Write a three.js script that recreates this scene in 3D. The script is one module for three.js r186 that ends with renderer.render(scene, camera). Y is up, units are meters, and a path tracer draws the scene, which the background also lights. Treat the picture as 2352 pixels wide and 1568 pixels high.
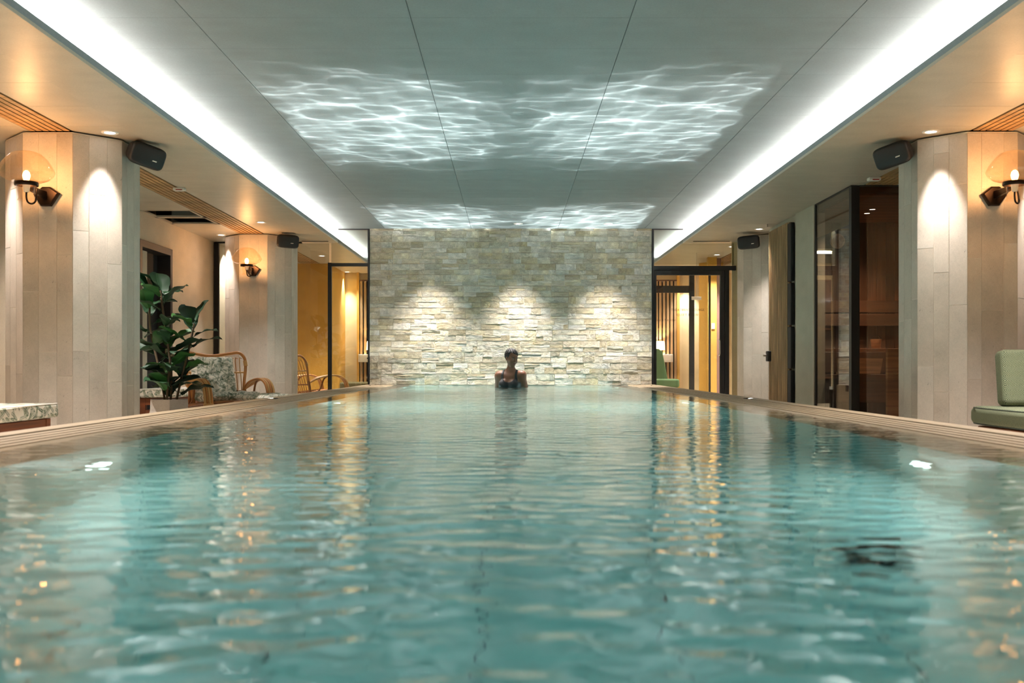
import * as THREE from 'three';
import { RoundedBoxGeometry } from 'three/addons/geometries/RoundedBoxGeometry.js';
import { mergeGeometries, mergeVertices } from 'three/addons/utils/BufferGeometryUtils.js';
import { FontLoader } from 'three/addons/loaders/FontLoader.js';
import { TextGeometry } from 'three/addons/geometries/TextGeometry.js';
import { RectAreaLightUniformsLib } from 'three/addons/lights/RectAreaLightUniformsLib.js';

// ---------------------------------------------------------------- camera, exposure, large lights
RectAreaLightUniformsLib.init();
const scene = new THREE.Scene();
scene.background = new THREE.Color(0x000000);
const renderer = new THREE.WebGLRenderer({ antialias: true });
renderer.toneMapping = THREE.LinearToneMapping;
renderer.toneMappingExposure = 1.28;
renderer.shadowMap.enabled = true;

// Metres; y = 0 is the water, the lens is 27 cm above it and looks down the pool along -z.
const EYE = 0.271, FPX = 2287;
const camera = new THREE.PerspectiveCamera(2 * Math.atan(784 / FPX) * 180 / Math.PI, 1.5, 0.05, 80);
camera.position.set(0, EYE, 0);
camera.setViewOffset(2352, 1568, 3, -56, 2352, 1568);      // shifted lens: verticals stay upright
camera.focus = 11.5;
camera.userData.fStop = 4;

const DECK = -0.42, HC = EYE + 1.90, HS = EYE + 1.72;      // deck, pool ceiling, side ceilings
const ZW = -13.8, ZN = 2.2;                                // stone wall, wall behind the camera
const XL = -4.12, XR = 4.6;                                // outer side walls
const POOLX = 1.42, POOLZ = 1.0, POOLY = -1.2;             // basin half width, near end, floor

const L = {                                                // light strengths and colours
  cove: 310, coveColor: 0xfff7ee,
  spotColor: 0xfff6f0, wallSpot: 46, columnSpot: 14,
  lamp: 0.75, lampColor: 0xffc488,
  pool: 10, poolColor: 0xf4fffa, ripple: 135, rippleColor: 0xf0f7f2,
};

// ---------------------------------------------------------------- helpers
let seed = 7;
const rnd = () => { seed = (seed + 0x6d2b79f5) | 0; let t = Math.imul(seed ^ (seed >>> 15), 1 | seed); t = (t + Math.imul(t ^ (t >>> 7), 61 | t)) ^ t; return ((t ^ (t >>> 14)) >>> 0) / 4294967296; };
const rr = (a, b) => a + (b - a) * rnd();
const V = (x, y, z) => new THREE.Vector3(x, y, z);
const names = new Map();
function numbered(n) { const k = names.get(n) || 0; names.set(n, k + 1); return k ? n + '_' + String(k).padStart(3, '0') : n; }
function tag(o, label, category, group, kind) {
  o.userData.label = label; o.userData.category = category;
  if (group) o.userData.group = group;
  if (kind) o.userData.kind = kind;
  return o;
}
function thing(name, label, category, at = [0, 0, 0], turn = 0, group, kind) {
  const o = new THREE.Group(); o.name = numbered(name); o.position.set(...at); o.rotation.y = turn;
  scene.add(o); return tag(o, label, category, group, kind);
}
function part(name, geo, mat, parent) {
  const m = new THREE.Mesh(Array.isArray(geo) ? merge(geo) : geo, mat);
  m.name = name; m.castShadow = m.receiveShadow = true; parent.add(m); return m;
}
function one(name, geo, mat, label, category, group, kind) {
  const m = part(numbered(name), geo, mat, scene); return tag(m, label, category, group, kind);
}
function merge(list) {
  const l = list.map((g) => { const h = g.index ? g.toNonIndexed() : g.clone(); for (const k of Object.keys(h.attributes)) if (!['position', 'normal', 'uv'].includes(k)) h.deleteAttribute(k); return h; });
  return mergeGeometries(l);
}
function boxUV(g, du = 0, dv = 0) {              // uv in metres, by the way each face points
  const p = g.attributes.position, n = g.attributes.normal, uv = new Float32Array(p.count * 2);
  for (let i = 0; i < p.count; i++) {
    const x = p.getX(i), y = p.getY(i), z = p.getZ(i), a = Math.abs(n.getX(i)), b = Math.abs(n.getY(i)), c = Math.abs(n.getZ(i));
    if (a >= b && a >= c) { uv[i * 2] = z; uv[i * 2 + 1] = y; } else if (b >= c) { uv[i * 2] = x; uv[i * 2 + 1] = z; } else { uv[i * 2] = x; uv[i * 2 + 1] = y; }
    uv[i * 2] += du; uv[i * 2 + 1] += dv;
  }
  g.setAttribute('uv', new THREE.BufferAttribute(uv, 2)); return g;
}
function box(w, h, d, x = 0, y = 0, z = 0, r = 0, du = 0, dv = 0) {
  const g = r ? new RoundedBoxGeometry(w, h, d, 2, Math.min(r, w / 2.01, h / 2.01, d / 2.01)) : new THREE.BoxGeometry(w, h, d);
  g.translate(x, y, z); return boxUV(g, du, dv);
}
const span = (x0, x1, y0, y1, z0, z1, r = 0, du = 0, dv = 0) => box(Math.abs(x1 - x0), Math.abs(y1 - y0), Math.abs(z1 - z0), (x0 + x1) / 2, (y0 + y1) / 2, (z0 + z1) / 2, r, du, dv);
function tube(pts, r, seg = 24, rad = 8, closed = false) {
  const c = new THREE.CatmullRomCurve3(pts.map((p) => (p.isVector3 ? p : V(...p))), closed, 'centripetal');
  return new THREE.TubeGeometry(c, seg, r, rad, closed);
}
function rod(a, b, r, rad = 8, r2 = r) {
  const p = V(...a), q = V(...b), g = new THREE.CylinderGeometry(r2, r, p.distanceTo(q), rad);
  g.applyQuaternion(new THREE.Quaternion().setFromUnitVectors(V(0, 1, 0), q.clone().sub(p).normalize()));
  return g.translate((p.x + q.x) / 2, (p.y + q.y) / 2, (p.z + q.z) / 2);
}
const lathe = (pts, seg = 32) => new THREE.LatheGeometry(pts.map((p) => new THREE.Vector2(p[0], p[1])), seg);

// periodic value noise and textures
function pnoise(period, sd) {
  const t = new Float32Array(period * period), s0 = seed; seed = sd; for (let i = 0; i < t.length; i++) t[i] = rnd(); seed = s0;
  const f = (a) => a * a * (3 - 2 * a), at = (x, y) => t[((y % period + period) % period) * period + ((x % period + period) % period)];
  return (u, v, px = period, py = period) => {   // u, v in 0..1, periodic
    const x = u * px, y = v * py, ix = Math.floor(x), iy = Math.floor(y), a = f(x - ix), b = f(y - iy), w = (i, j) => at(((ix + i) % px + px) % px, ((iy + j) % py + py) % py);
    return (w(0, 0) * (1 - a) + w(1, 0) * a) * (1 - b) + (w(0, 1) * (1 - a) + w(1, 1) * a) * b;
  };
}
const N = pnoise(256, 11), N2 = pnoise(256, 29);
function tex(size, fn, srgb = true, rep = 1, height = size) {
  const d = new Uint8Array(size * height * 4);
  for (let y = 0; y < height; y++) for (let x = 0; x < size; x++) {
    const c = fn((x + 0.5) / size, (y + 0.5) / height), o = (y * size + x) * 4, k = Array.isArray(c) ? c : [c, c, c];
    for (let i = 0; i < 3; i++) d[o + i] = Math.max(0, Math.min(255, k[i] * 255));
    d[o + 3] = 255;
  }
  const t = new THREE.DataTexture(d, size, height); t.wrapS = t.wrapT = THREE.RepeatWrapping; t.magFilter = THREE.LinearFilter;
  if (srgb) t.colorSpace = THREE.SRGBColorSpace; t.repeat.set(rep, rep); t.needsUpdate = true; return t;
}
const stoneTex = tex(512, (u, v) => {
  const a = N(u, v, 4, 4) * 0.5 + N2(u, v, 11, 9) * 0.3 + N(u, v, 40, 37) * 0.2, g = N2(u, v, 200, 190), pit = N(u, v, 90, 80) > 0.93 ? -0.12 : 0;
  const k = 0.86 + 0.13 * (a - 0.5) + 0.06 * (g - 0.5) + pit * (N2(u, v, 6, 6) > 0.55 ? 1 : 0);
  return [k * 1.0, k * 0.985, k * 0.96];
}, true, 1.6);
const slateTex = tex(512, (u, v) => {
  const a = N(u, v, 5, 5), b = N2(u, v, 14, 22), c = N(u, v, 60, 90), d = N2(u, v, 180, 200);
  const k = 0.84 + 0.2 * (a - 0.5) + 0.16 * (b - 0.5) + 0.16 * (c - 0.5) + 0.12 * (d - 0.5), warm = N2(u, v, 3, 4);
  return [k * (0.98 + 0.06 * warm), k * (0.98 + 0.02 * warm), k * (0.99 - 0.1 * warm)];
}, true, 1);
const slateBump = tex(512, (u, v) => 0.5 + 0.5 * (N(u, v, 9, 26) - 0.5) + 0.35 * (N2(u, v, 30, 70) - 0.5) + 0.2 * (N(u, v, 120, 140) - 0.5), false, 1);
const woodTex = tex(512, (u, v) => {
  const w = N(u, v, 3, 10), g = N2(u, v, 4, 60), f = N(u, v, 8, 220), k = 0.8 + 0.22 * (w - 0.5) + 0.22 * (g - 0.5) + 0.12 * (f - 0.5);
  return [k, k * 0.97, k * 0.93];
}, true, 1);
const grainTex = tex(256, (u, v) => { const k = 0.93 + 0.06 * (N(u, v, 120, 110) - 0.5) + 0.05 * (N2(u, v, 5, 6) - 0.5); return k; }, true, 2);
const plasterBump = tex(256, (u, v) => 0.5 + 0.5 * (N(u, v, 60, 60) - 0.5) + 0.3 * (N2(u, v, 140, 140) - 0.5), false, 3);

const turned = (t) => { const c = t.clone(); c.rotation = Math.PI / 2; c.needsUpdate = true; return c; };
const std = (color, roughness = 0.7, extra = {}) => new THREE.MeshStandardMaterial({ color, roughness, metalness: 0, ...extra });
const phys = (color, roughness, extra = {}) => new THREE.MeshPhysicalMaterial({ color, roughness, metalness: 0, ...extra });
const woodV = turned(woodTex);
const M = {
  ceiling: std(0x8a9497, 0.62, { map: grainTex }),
  ceilingSide: std(0xc4b8a4, 0.42, { map: grainTex }),
  gap: std(0x7a766e, 0.9),
  plaster: std(0xd9c8b0, 0.85, { map: grainTex, bumpMap: plasterBump, bumpScale: 0.0006 }),
  plasterGrey: std(0xb9b5a2, 0.85, { map: grainTex, bumpMap: plasterBump, bumpScale: 0.0006 }),
  tileA: std(0xd6cdc2, 0.55, { map: stoneTex }), tileB: std(0xcfc6ba, 0.55, { map: stoneTex }), tileC: std(0xdbd4ca, 0.55, { map: stoneTex }),
  grout: std(0xd8cfbf, 0.9),
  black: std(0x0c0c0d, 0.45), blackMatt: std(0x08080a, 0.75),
  bronze: std(0x2a1d15, 0.32, { metalness: 0.85 }),
  steel: std(0xc9c4bc, 0.42, { metalness: 1 }),
  white: std(0xe9e5dc, 0.5),
  slatWood: std(0xcba06c, 0.6, { map: woodTex }), slatWoodDark: std(0x8a5c38, 0.6, { map: woodTex }), slatWoodV: std(0xd8ba90, 0.6, { map: woodV }), slatWoodVMid: std(0x9c7350, 0.6, { map: woodV }), slatWoodVDark: std(0x6b4630, 0.6, { map: woodV }),
  saunaWood: std(0x6e5342, 0.55, { map: woodV }), saunaWood2: std(0x55402f, 0.55, { map: woodV }), saunaWoodH: std(0x76523a, 0.55, { map: woodTex }), saunaWoodH2: std(0x5a4231, 0.55, { map: woodTex }), saunaPale: std(0xd8ac84, 0.6, { map: woodTex }),
  oak: std(0xa9713f, 0.55, { map: woodTex }), teak: std(0x8a4a24, 0.55, { map: woodTex }), darkFrame: std(0x2a2220, 0.5, { map: woodTex }),
  yellow: std(0xd9aa4c, 0.75, { map: grainTex, bumpMap: plasterBump, bumpScale: 0.0004 }), yellowPale: std(0xe6d2a2, 0.75, { map: grainTex }), orange: std(0xd19a3c, 0.75, { map: grainTex }),
  mauve: std(0x8a6a60, 0.7),
  coping: std(0xb09d82, 0.5, { map: stoneTex }), ledge: std(0xb39f84, 0.4, { map: stoneTex }),
  poolTile: std(0xccd3ce, 0.5, { map: stoneTex }), poolFloor: std(0xc2cac8, 0.5, { map: stoneTex }), poolJoint: std(0x4a5a5a, 0.8),
  deck: std(0xd9d0c2, 0.5, { map: stoneTex }),
  greenPlain: std(0x4f6a41, 0.85), olive: std(0x5a5030, 0.9),
  rattan: std(0xb9793c, 0.5), rattanDark: std(0x8a5428, 0.5), rattanPale: std(0xc99a5c, 0.55),
  concrete: std(0xb8b0a8, 0.85, { map: stoneTex }), soil: std(0x2b2018, 0.95),
  leafA: phys(0x1b3d22, 0.5), leafB: phys(0x14331d, 0.55), leafC: phys(0x31602d, 0.48), stem: std(0x4a3a26, 0.8),
  glass: phys(0xffffff, 0, { transmission: 1, thickness: 0, ior: 1.5 }),
  glassGrey: phys(0xe3e6e2, 0, { transmission: 1, thickness: 0, ior: 1.52 }),
  glassBrown: phys(0xe4d6c8, 0, { transmission: 1, thickness: 0, ior: 1.55 }),
  glassGlobe: phys(0xfff6ea, 0.03, { transmission: 1, thickness: 0, ior: 1.55 }),
  redLed: std(0xb02018, 0.4),
};
const glow = (color, k) => new THREE.MeshStandardMaterial({ color: 0x000000, emissive: color, emissiveIntensity: k, roughness: 0.6 });
M.ledGlow = glow(L.coveColor, 3); M.spotGlow = glow(L.spotColor, 9); M.bulbGlow = glow(0xffb060, 26); M.poolGlow = glow(L.poolColor, 8); M.shadeGlow = glow(0xffd9a0, 2.2); M.warmStrip = glow(0xff9a4a, 1.5);

function spot(parent, x, y, z, tx, ty, tz, power, angle, penumbra = 0.7, color = L.spotColor, radius = 1.6) {
  const s = new THREE.SpotLight(color, power, 0, angle, penumbra, 2); s.name = 'lamp_light';
  s.position.set(x, y, z); s.target.position.set(tx, ty, tz); s.castShadow = true; s.shadow.radius = radius; s.shadow.mapSize.set(512, 512);
  parent.add(s, s.target); return s;
}
function point(parent, x, y, z, power, color, radius = 1) {
  const s = new THREE.PointLight(color, power, 0, 2); s.name = 'lamp_light'; s.position.set(x, y, z); s.castShadow = true; s.shadow.radius = radius; parent.add(s); return s;
}
function area(parent, w, h, at, to, power, color) {
  const s = new THREE.RectAreaLight(color, power, w, h); s.name = 'lamp_light'; s.position.set(...at); parent.add(s); s.up.set(0, 0, 1); s.lookAt(...to); return s;
}

// ---------------------------------------------------------------- room shell
{
  const w = (name, label, ...g) => one(name, g, M.plaster, label, 'wall', undefined, 'structure');
  // the side wall behind the plants, with a doorway cut out of it (jambs at z0, z1)
  const z0 = -11.06, z1 = -11.98, top = EYE + 1.33, t = 0.2;
  w('wall_left', 'cream plaster wall behind the wicker chair and potted fig', span(XL - t, XL, DECK, HS + 0.3, ZN, z0), span(XL - t, XL, DECK, HS + 0.3, z1, ZW - 5.2), span(XL - t, XL, top, HS + 0.3, z0, z1));
  w('wall_right', 'plaster wall behind the green sofa', span(XR, XR + t, DECK, HS + 0.3, ZN, ZW - 5.2));
  w('wall_front', 'plaster wall closing the pool hall behind the viewpoint', span(XL - t, XR + t, DECK, HC + 0.2, ZN, ZN + t));
  const f = thing('floor', 'stone paved deck around the raised pool', 'floor', [0, 0, 0], 0, undefined, 'structure');
  part('deck_slab', span(XL - t, -1.98, DECK - 0.12, DECK, ZN, ZW - 5.2), M.deck, f);
  part('deck_slab', span(1.98, XR + t, DECK - 0.12, DECK, ZN, ZW - 5.2), M.deck, f);
  part('deck_slab', span(-1.98, 1.98, DECK - 0.12, DECK, ZW - 0.3, ZW - 5.2), M.deck, f);
  part('deck_slab', span(-1.98, 1.98, DECK - 0.12, DECK, POOLZ + 0.5, ZN), M.deck, f);
  // doorway
  const d = thing('door_1', 'dark timber doorway in the cream wall behind the potted fig', 'doorway', [0, 0, 0], 0, undefined, 'structure');
  part('door_frame', span(XL - 0.2, XL + 0.03, DECK, top + 0.075, z0 + 0.07, z0 - 0.005, 0.004), M.darkFrame, d);
  part('door_frame', span(XL - 0.2, XL + 0.03, DECK, top + 0.075, z1 + 0.005, z1 - 0.07, 0.004), M.darkFrame, d);
  part('door_head', span(XL - 0.2, XL + 0.03, top - 0.005, top + 0.075, z0, z1, 0.004), M.darkFrame, d);
  part('dark_room_sheet', span(XL - 0.17, XL - 0.13, DECK + 0.01, top - 0.005, z0 - 0.005, z1 + 0.005), M.blackMatt, d);  // black sheet stands in for the unlit room beyond the doorway
  part('side_panel', span(XL - 0.125, XL - 0.05, DECK, top - 0.02, -11.2, -11.42), M.plasterGrey, d);
}

// main ceiling of separate panels
{
  const c = thing('ceiling', 'pale suspended ceiling of long panels above the pool', 'ceiling', [0, 0, 0], 0, undefined, 'structure');
  part('ceiling_slab', span(-2.82, 2.82, HC + 0.021, HC + 0.14, ZN, ZW - 5.2), M.gap, c);
  const xs = [-2.80, -1.746, -0.546, 0.654, 1.854, 2.80], zs = [1.5];
  for (let z = -5.438 + 13 * 0.5295; z > ZW - 1; z -= 0.5295) if (z < 1.4) zs.push(z);
  zs[zs.length - 1] = ZW - 5.1;
  const cache = {};
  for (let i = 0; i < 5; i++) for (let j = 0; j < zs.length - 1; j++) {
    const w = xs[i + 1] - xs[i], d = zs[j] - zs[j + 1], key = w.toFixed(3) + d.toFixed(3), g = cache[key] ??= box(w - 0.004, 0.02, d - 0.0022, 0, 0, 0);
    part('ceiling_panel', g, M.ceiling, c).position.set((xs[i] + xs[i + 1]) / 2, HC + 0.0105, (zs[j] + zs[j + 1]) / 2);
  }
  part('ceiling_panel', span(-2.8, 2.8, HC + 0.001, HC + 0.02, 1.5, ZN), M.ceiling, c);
}
// side ceilings, batten grilles, cove bands with their light strips
const HATCH = [ZN - 23.5 * 0.55 - 0.275, ZN - 25.5 * 0.55 - 0.275];
for (const s of [-1, 1]) {
  const left = s < 0, side = left ? 'left' : 'right', out = left ? -XL : XR;
  const sx0 = left ? 3.21 : 3.36, sx1 = sx0 + 0.315;
  const c = thing('ceiling_' + side, left ? 'cream side ceiling with oak battens above the wicker chair' : 'cream side ceiling with oak battens above the sauna', 'ceiling', [0, 0, 0], 0, undefined, 'structure');
  const cut = left ? [[ZN, HATCH[0]], [HATCH[1], ZW - 5.2]] : [[ZN, ZW - 5.2]];
  part('ceiling_slab', span(s * 2.78, s * sx1, HS + 0.07, HS + 0.3, ZN, ZW - 5.2), M.gap, c);
  for (const [p, q] of cut) part('ceiling_slab', span(s * sx1, s * (out + 0.2), HS + 0.07, HS + 0.3, p, q), M.gap, c);
  if (left) part('ceiling_slab', span(s * sx1, s * (out + 0.2), HS + 0.5, HS + 0.55, HATCH[0] + 0.1, HATCH[1] - 0.1), M.gap, c);
  const g1 = box(sx0 - 2.772 - 0.003, 0.02, 0.547), g2 = box(out - sx1 - 0.003, 0.02, 0.547);
  for (let z = ZN - 0.275, k = 0; z > ZW - 5; z -= 0.55, k++) {
    part('ceiling_panel', g1, M.ceilingSide, c).position.set(s * (2.772 + sx0) / 2, HS + 0.01, z);
    if (left && (k === 24 || k === 25)) continue;   // open hatches
    part('ceiling_panel', g2, M.ceilingSide, c).position.set(s * (sx1 + out) / 2, HS + 0.01, z);
  }
  for (const [a, b] of left ? [[ZN, -7.28], [-8.17, -12.94], [-13.86, ZW - 5.1]] : [[ZN, -7.265], [-8.15, -9.46], [-13.86, ZW - 5.1]])
    for (let k = 0; k < 6; k++) {
      const x = sx0 + 0.032 + k * 0.0505;
      part('slat', span(s * (x - 0.0185), s * (x + 0.0185), HS - 0.004, HS + 0.035, a, b), k % 2 ? M.slatWood : M.slatWood, c);
    }
  // the cove: a band slightly lower than the side ceiling, a lip, the upright behind the light strip
  const t = thing('trim_' + (left ? 1 : 2), left ? 'light cove and soffit band over the pool edge by the wicker chair' : 'light cove and soffit band over the pool edge by the sauna', 'soffit', [0, 0, 0], 0, undefined, 'structure');
  part('soffit_band', span(s * 2.40, s * 2.77, HS - 0.014, HS + 0.006, ZN, ZW - 5), M.ceilingSide, t);
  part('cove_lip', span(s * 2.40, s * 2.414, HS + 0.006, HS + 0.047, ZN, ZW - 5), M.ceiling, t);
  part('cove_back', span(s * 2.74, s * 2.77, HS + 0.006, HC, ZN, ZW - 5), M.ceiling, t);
  const led = thing('cove_light_strip', left ? 'hidden white light strip in the cove on the wicker chair side' : 'hidden white light strip in the cove on the sauna side', 'light strip', [0, 0, 0]);
  part('profile', span(s * 2.525, s * 2.565, HS + 0.006, HC - 0.116, 2.0, ZW - 3.6), M.steel, led);
  part('led_tape', span(s * 2.533, s * 2.557, HC - 0.116, HC - 0.112, 2.0, ZW - 3.6), M.ledGlow, led);
  const n = 4, len = (2.0 - (ZW - 3.6)) / n;
  for (let k = 0; k < n; k++) { const z = 2.0 - len * (k + 0.5); area(led, 0.024, len, [s * 2.545, HC - 0.11, z], [s * 2.50, HC + 1, z], L.cove, L.coveColor); }
}
// ceiling hatches over the wicker seating
{
  const hz = [ZN - 0.275 - 24 * 0.55, ZN - 0.275 - 25 * 0.55];
  for (const [k, z] of hz.entries()) {
    const h = thing('ceiling_hatch', k ? 'open black ceiling hatch close to the far stone column' : 'open black ceiling hatch with a duct above the potted fig', 'hatch', [-3.83, HS, z], 0, undefined, 'structure');
    const x = 0.29, d = 0.27;
    for (const q of [-1, 1]) part('hatch_side', span(q * x, q * (x + 0.01), 0.02, 0.5, -d, d), M.gap, h);
    part('hatch_frame', [span(-x, x, 0.0, 0.018, d - 0.05, d), span(-x, x, 0.0, 0.018, -d, -d + 0.05), span(-x, -x + 0.03, 0, 0.018, -d, d), span(x - 0.03, x, 0, 0.018, -d, d)], M.ceilingSide, h);
    if (!k) part('duct', new THREE.CylinderGeometry(0.03, 0.03, 0.5, 18).rotateZ(Math.PI / 2).translate(0, 0.12, 0.03), M.bronze, h);
  }
}

// ---------------------------------------------------------------- pool
const ADDED_UPLIGHTS = [-8.0, -13.35];
{
  const b = thing('pool_basin', 'pale tiled pool basin under the water', 'pool', [0, 0, 0], 0, undefined, 'structure');
  for (const s of [-1, 1]) {
    part('basin_wall', span(s * POOLX, s * 1.98, POOLY - 0.2, -0.062, POOLZ + 0.5, ZW - 0.3), M.poolTile, b);
    const sh = new THREE.Shape([[1.64, 0.006], [1.64, -0.07], [POOLX - 0.02, -0.07], [POOLX - 0.02, -0.058]].map((p) => new THREE.Vector2(s * p[0], p[1])));
    part('edge_ledge', boxUV(new THREE.ExtrudeGeometry(sh, { depth: POOLZ + 0.5 - ZW + 0.05, bevelEnabled: false }).translate(0, 0, ZW - 0.05)), M.ledge, b);
  }
  part('basin_wall', span(-1.98, 1.98, POOLY - 0.2, 0.0, POOLZ, POOLZ + 0.5), M.poolTile, b);
  part('basin_wall', span(-1.98, 1.98, POOLY - 0.2, -0.02, ZW + 0.012, ZW - 0.3), M.poolTile, b);
  part('basin_floor', span(-1.6, 1.6, POOLY - 0.2, POOLY - 0.012, POOLZ + 0.2, ZW - 0.2), M.poolJoint, b);
  const xs = [-POOLX - 0.01, -0.97, -0.52, -0.07, 0.38, 0.83, 1.28, POOLX + 0.01];
  for (let i = 0; i < xs.length - 1; i++) for (let k = 0; k < 8; k++) {
    const z = POOLZ - 1.85 * k;
    part('floor_tile', span(xs[i] + 0.0025, xs[i + 1] - 0.0025, POOLY - 0.012, POOLY, z, Math.max(z - 1.847, ZW), 0, i * 0.37, k * 0.21), M.poolFloor, b);
  }
  const c = thing('pool_coping', 'raised stone pool coping with parallel overflow slots', 'coping', [0, 0, 0], 0, undefined, 'structure');
  for (const s of [-1, 1]) {
    const cuts = [POOLZ + 0.5, ...ADDED_UPLIGHTS.flatMap((z) => [z + 0.06, z - 0.06]), ZW];
    for (let k = 0; k < cuts.length; k += 2) part('curb', span(s * 1.885, s * 1.985, DECK, 0.012, cuts[k], cuts[k + 1], 0.004, s * 0.3), M.coping, c);
    for (const z of ADDED_UPLIGHTS) part('curb', span(s * 1.885, s * 1.985, DECK, -0.075, z + 0.06, z - 0.06), M.coping, c);
    for (let k = 0; k < 4; k++) part('grate_bar', span(s * (1.648 + k * 0.06), s * (1.648 + k * 0.06 + 0.043), 0.0055, 0.008, POOLZ + 0.5, ZW, 0, k * 0.23), M.coping, c);
    part('channel', span(s * 1.63, s * 1.89, -0.062, -0.05, POOLZ + 0.5, ZW), M.coping, c);
  }
  part('curb', span(-1.885, 1.885, DECK, 0.012, POOLZ + 0.4, POOLZ + 0.5), M.coping, c);
}
// water: a real rippled surface closing a body of water; the finest ripples are a normal map that repeats every 2 m
function rippleMap() {
  const S = 1024, gx = new Float32Array(S * S), gy = new Float32Array(S * S); seed = 777;
  for (let w = 0; w < 64; w++) {
    const n = 15 * Math.pow(4.3, rnd()), an = rnd() < 0.25 ? rr(0, Math.PI * 2) : Math.PI / 2 + rr(-0.55, 0.55), i = Math.round(n * Math.cos(an)), j = Math.round(n * Math.sin(an)), m = Math.hypot(i, j) || 1, s = 0.0078 * rr(0.5, 1.5), p = rr(0, 6.28);
    const ci = [], si = [], cj = [], sj = [];
    for (let q = 0; q < S; q++) { const f = 2 * Math.PI * q / S; ci.push(Math.cos(f * i + p)); si.push(Math.sin(f * i + p)); cj.push(Math.cos(f * j)); sj.push(Math.sin(f * j)); }
    const ax = s * i / m, ay = s * j / m;
    for (let y = 0, o = 0; y < S; y++) { const c = cj[y], d = sj[y]; for (let x = 0; x < S; x++, o++) { const k = ci[x] * c - si[x] * d; gx[o] += ax * k; gy[o] += ay * k; } }
  }
  const d = new Float32Array(S * S * 4);
  for (let o = 0; o < S * S; o++) { const l = Math.hypot(gx[o], gy[o], 1); d[o * 4] = 0.5 - 0.5 * gx[o] / l; d[o * 4 + 1] = 0.5 - 0.5 * gy[o] / l; d[o * 4 + 2] = 0.5 + 0.5 / l; d[o * 4 + 3] = 1; }
  const t = new THREE.DataTexture(d, S, S, THREE.RGBAFormat, THREE.FloatType); t.wrapS = t.wrapT = THREE.RepeatWrapping; t.magFilter = THREE.LinearFilter; t.needsUpdate = true; return t;
}
{
  const waves = [];
  seed = 4242;
  for (let i = 0; i < 40; i++) {
    const lam = 0.16 * Math.pow(7, Math.pow(rnd(), 1.2)), a = rnd() < 0.3 ? rr(0, Math.PI * 2) : Math.PI / 2 + rr(-0.6, 0.6), s = 0.0022 * rr(0.6, 1.4), k = 2 * Math.PI / lam;
    waves.push([k * Math.cos(a), k * Math.sin(a), s / k, rr(0, 6.28)]);
  }
  const nx = 190, nz = 860, x0 = -1.634, x1 = 1.634, z0 = POOLZ + 0.01, z1 = ZW + 0.004, pos = [], nor = [], idx = [], uvs = [];
  for (let j = 0; j <= nz; j++) for (let i = 0; i <= nx; i++) {
    const x = x0 + (x1 - x0) * i / nx, z = z0 + (z1 - z0) * j / nz; let h = 0, dx = 0, dz = 0;
    for (const [kx, kz, a, p] of waves) { const f = kx * x + kz * z + p, c = Math.cos(f) * a; h += Math.sin(f) * a; dx += c * kx; dz += c * kz; }
    const l = Math.hypot(dx, 1, dz); pos.push(x, h, z); nor.push(-dx / l, 1 / l, -dz / l); uvs.push(x / 2, -z / 2);
  }
  const w = nx + 1;
  for (let j = 0; j < nz; j++) for (let i = 0; i < nx; i++) { const a = j * w + i; idx.push(a, a + 1, a + w, a + 1, a + w + 1, a + w); }
  // skirt and bottom, hidden inside the basin
  const rim = []; for (let i = 0; i <= nx; i++) rim.push(i); for (let j = 1; j <= nz; j++) rim.push(j * w + nx); for (let i = nx - 1; i >= 0; i--) rim.push(nz * w + i); for (let j = nz - 1; j > 0; j--) rim.push(j * w);
  const yb = POOLY - 0.1, first = pos.length / 3;
  for (const r of rim) { pos.push(pos[r * 3], pos[r * 3 + 1], pos[r * 3 + 2]); nor.push(0, 0, 0); pos.push(pos[r * 3], yb, pos[r * 3 + 2]); nor.push(0, 0, 0); }
  for (let k = 0; k < rim.length; k++) {
    const a = first + k * 2, b = first + ((k + 1) % rim.length) * 2; idx.push(a, a + 1, b, b, a + 1, b + 1);
    const ax = pos[b * 3] - pos[a * 3], az = pos[b * 3 + 2] - pos[a * 3 + 2], l = Math.hypot(ax, az) || 1;
    for (const v of [a, a + 1]) { nor[v * 3] = -az / l; nor[v * 3 + 2] = ax / l; }
  }
  const q = pos.length / 3;
  for (const [x, z] of [[x0, z0], [x1, z0], [x1, z1], [x0, z1]]) { pos.push(x, yb, z); nor.push(0, -1, 0); }
  idx.push(q, q + 2, q + 1, q, q + 3, q + 2);
  const g = new THREE.BufferGeometry();
  g.setAttribute('position', new THREE.Float32BufferAttribute(pos, 3)); g.setAttribute('normal', new THREE.Float32BufferAttribute(nor, 3)); while (uvs.length < pos.length / 3 * 2) uvs.push(0);
  g.setAttribute('uv', new THREE.Float32BufferAttribute(uvs, 2)); g.setIndex(idx);
  const m = phys(0xffffff, 0, { transmission: 1, thickness: 1, ior: 1.333, normalMap: rippleMap(), attenuationColor: new THREE.Color().setRGB(0.70, 0.888, 0.90), attenuationDistance: 1.0 });
  one('pool_water', g, m, 'rippled teal water filling the pool', 'water', undefined, 'stuff');
}
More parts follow.
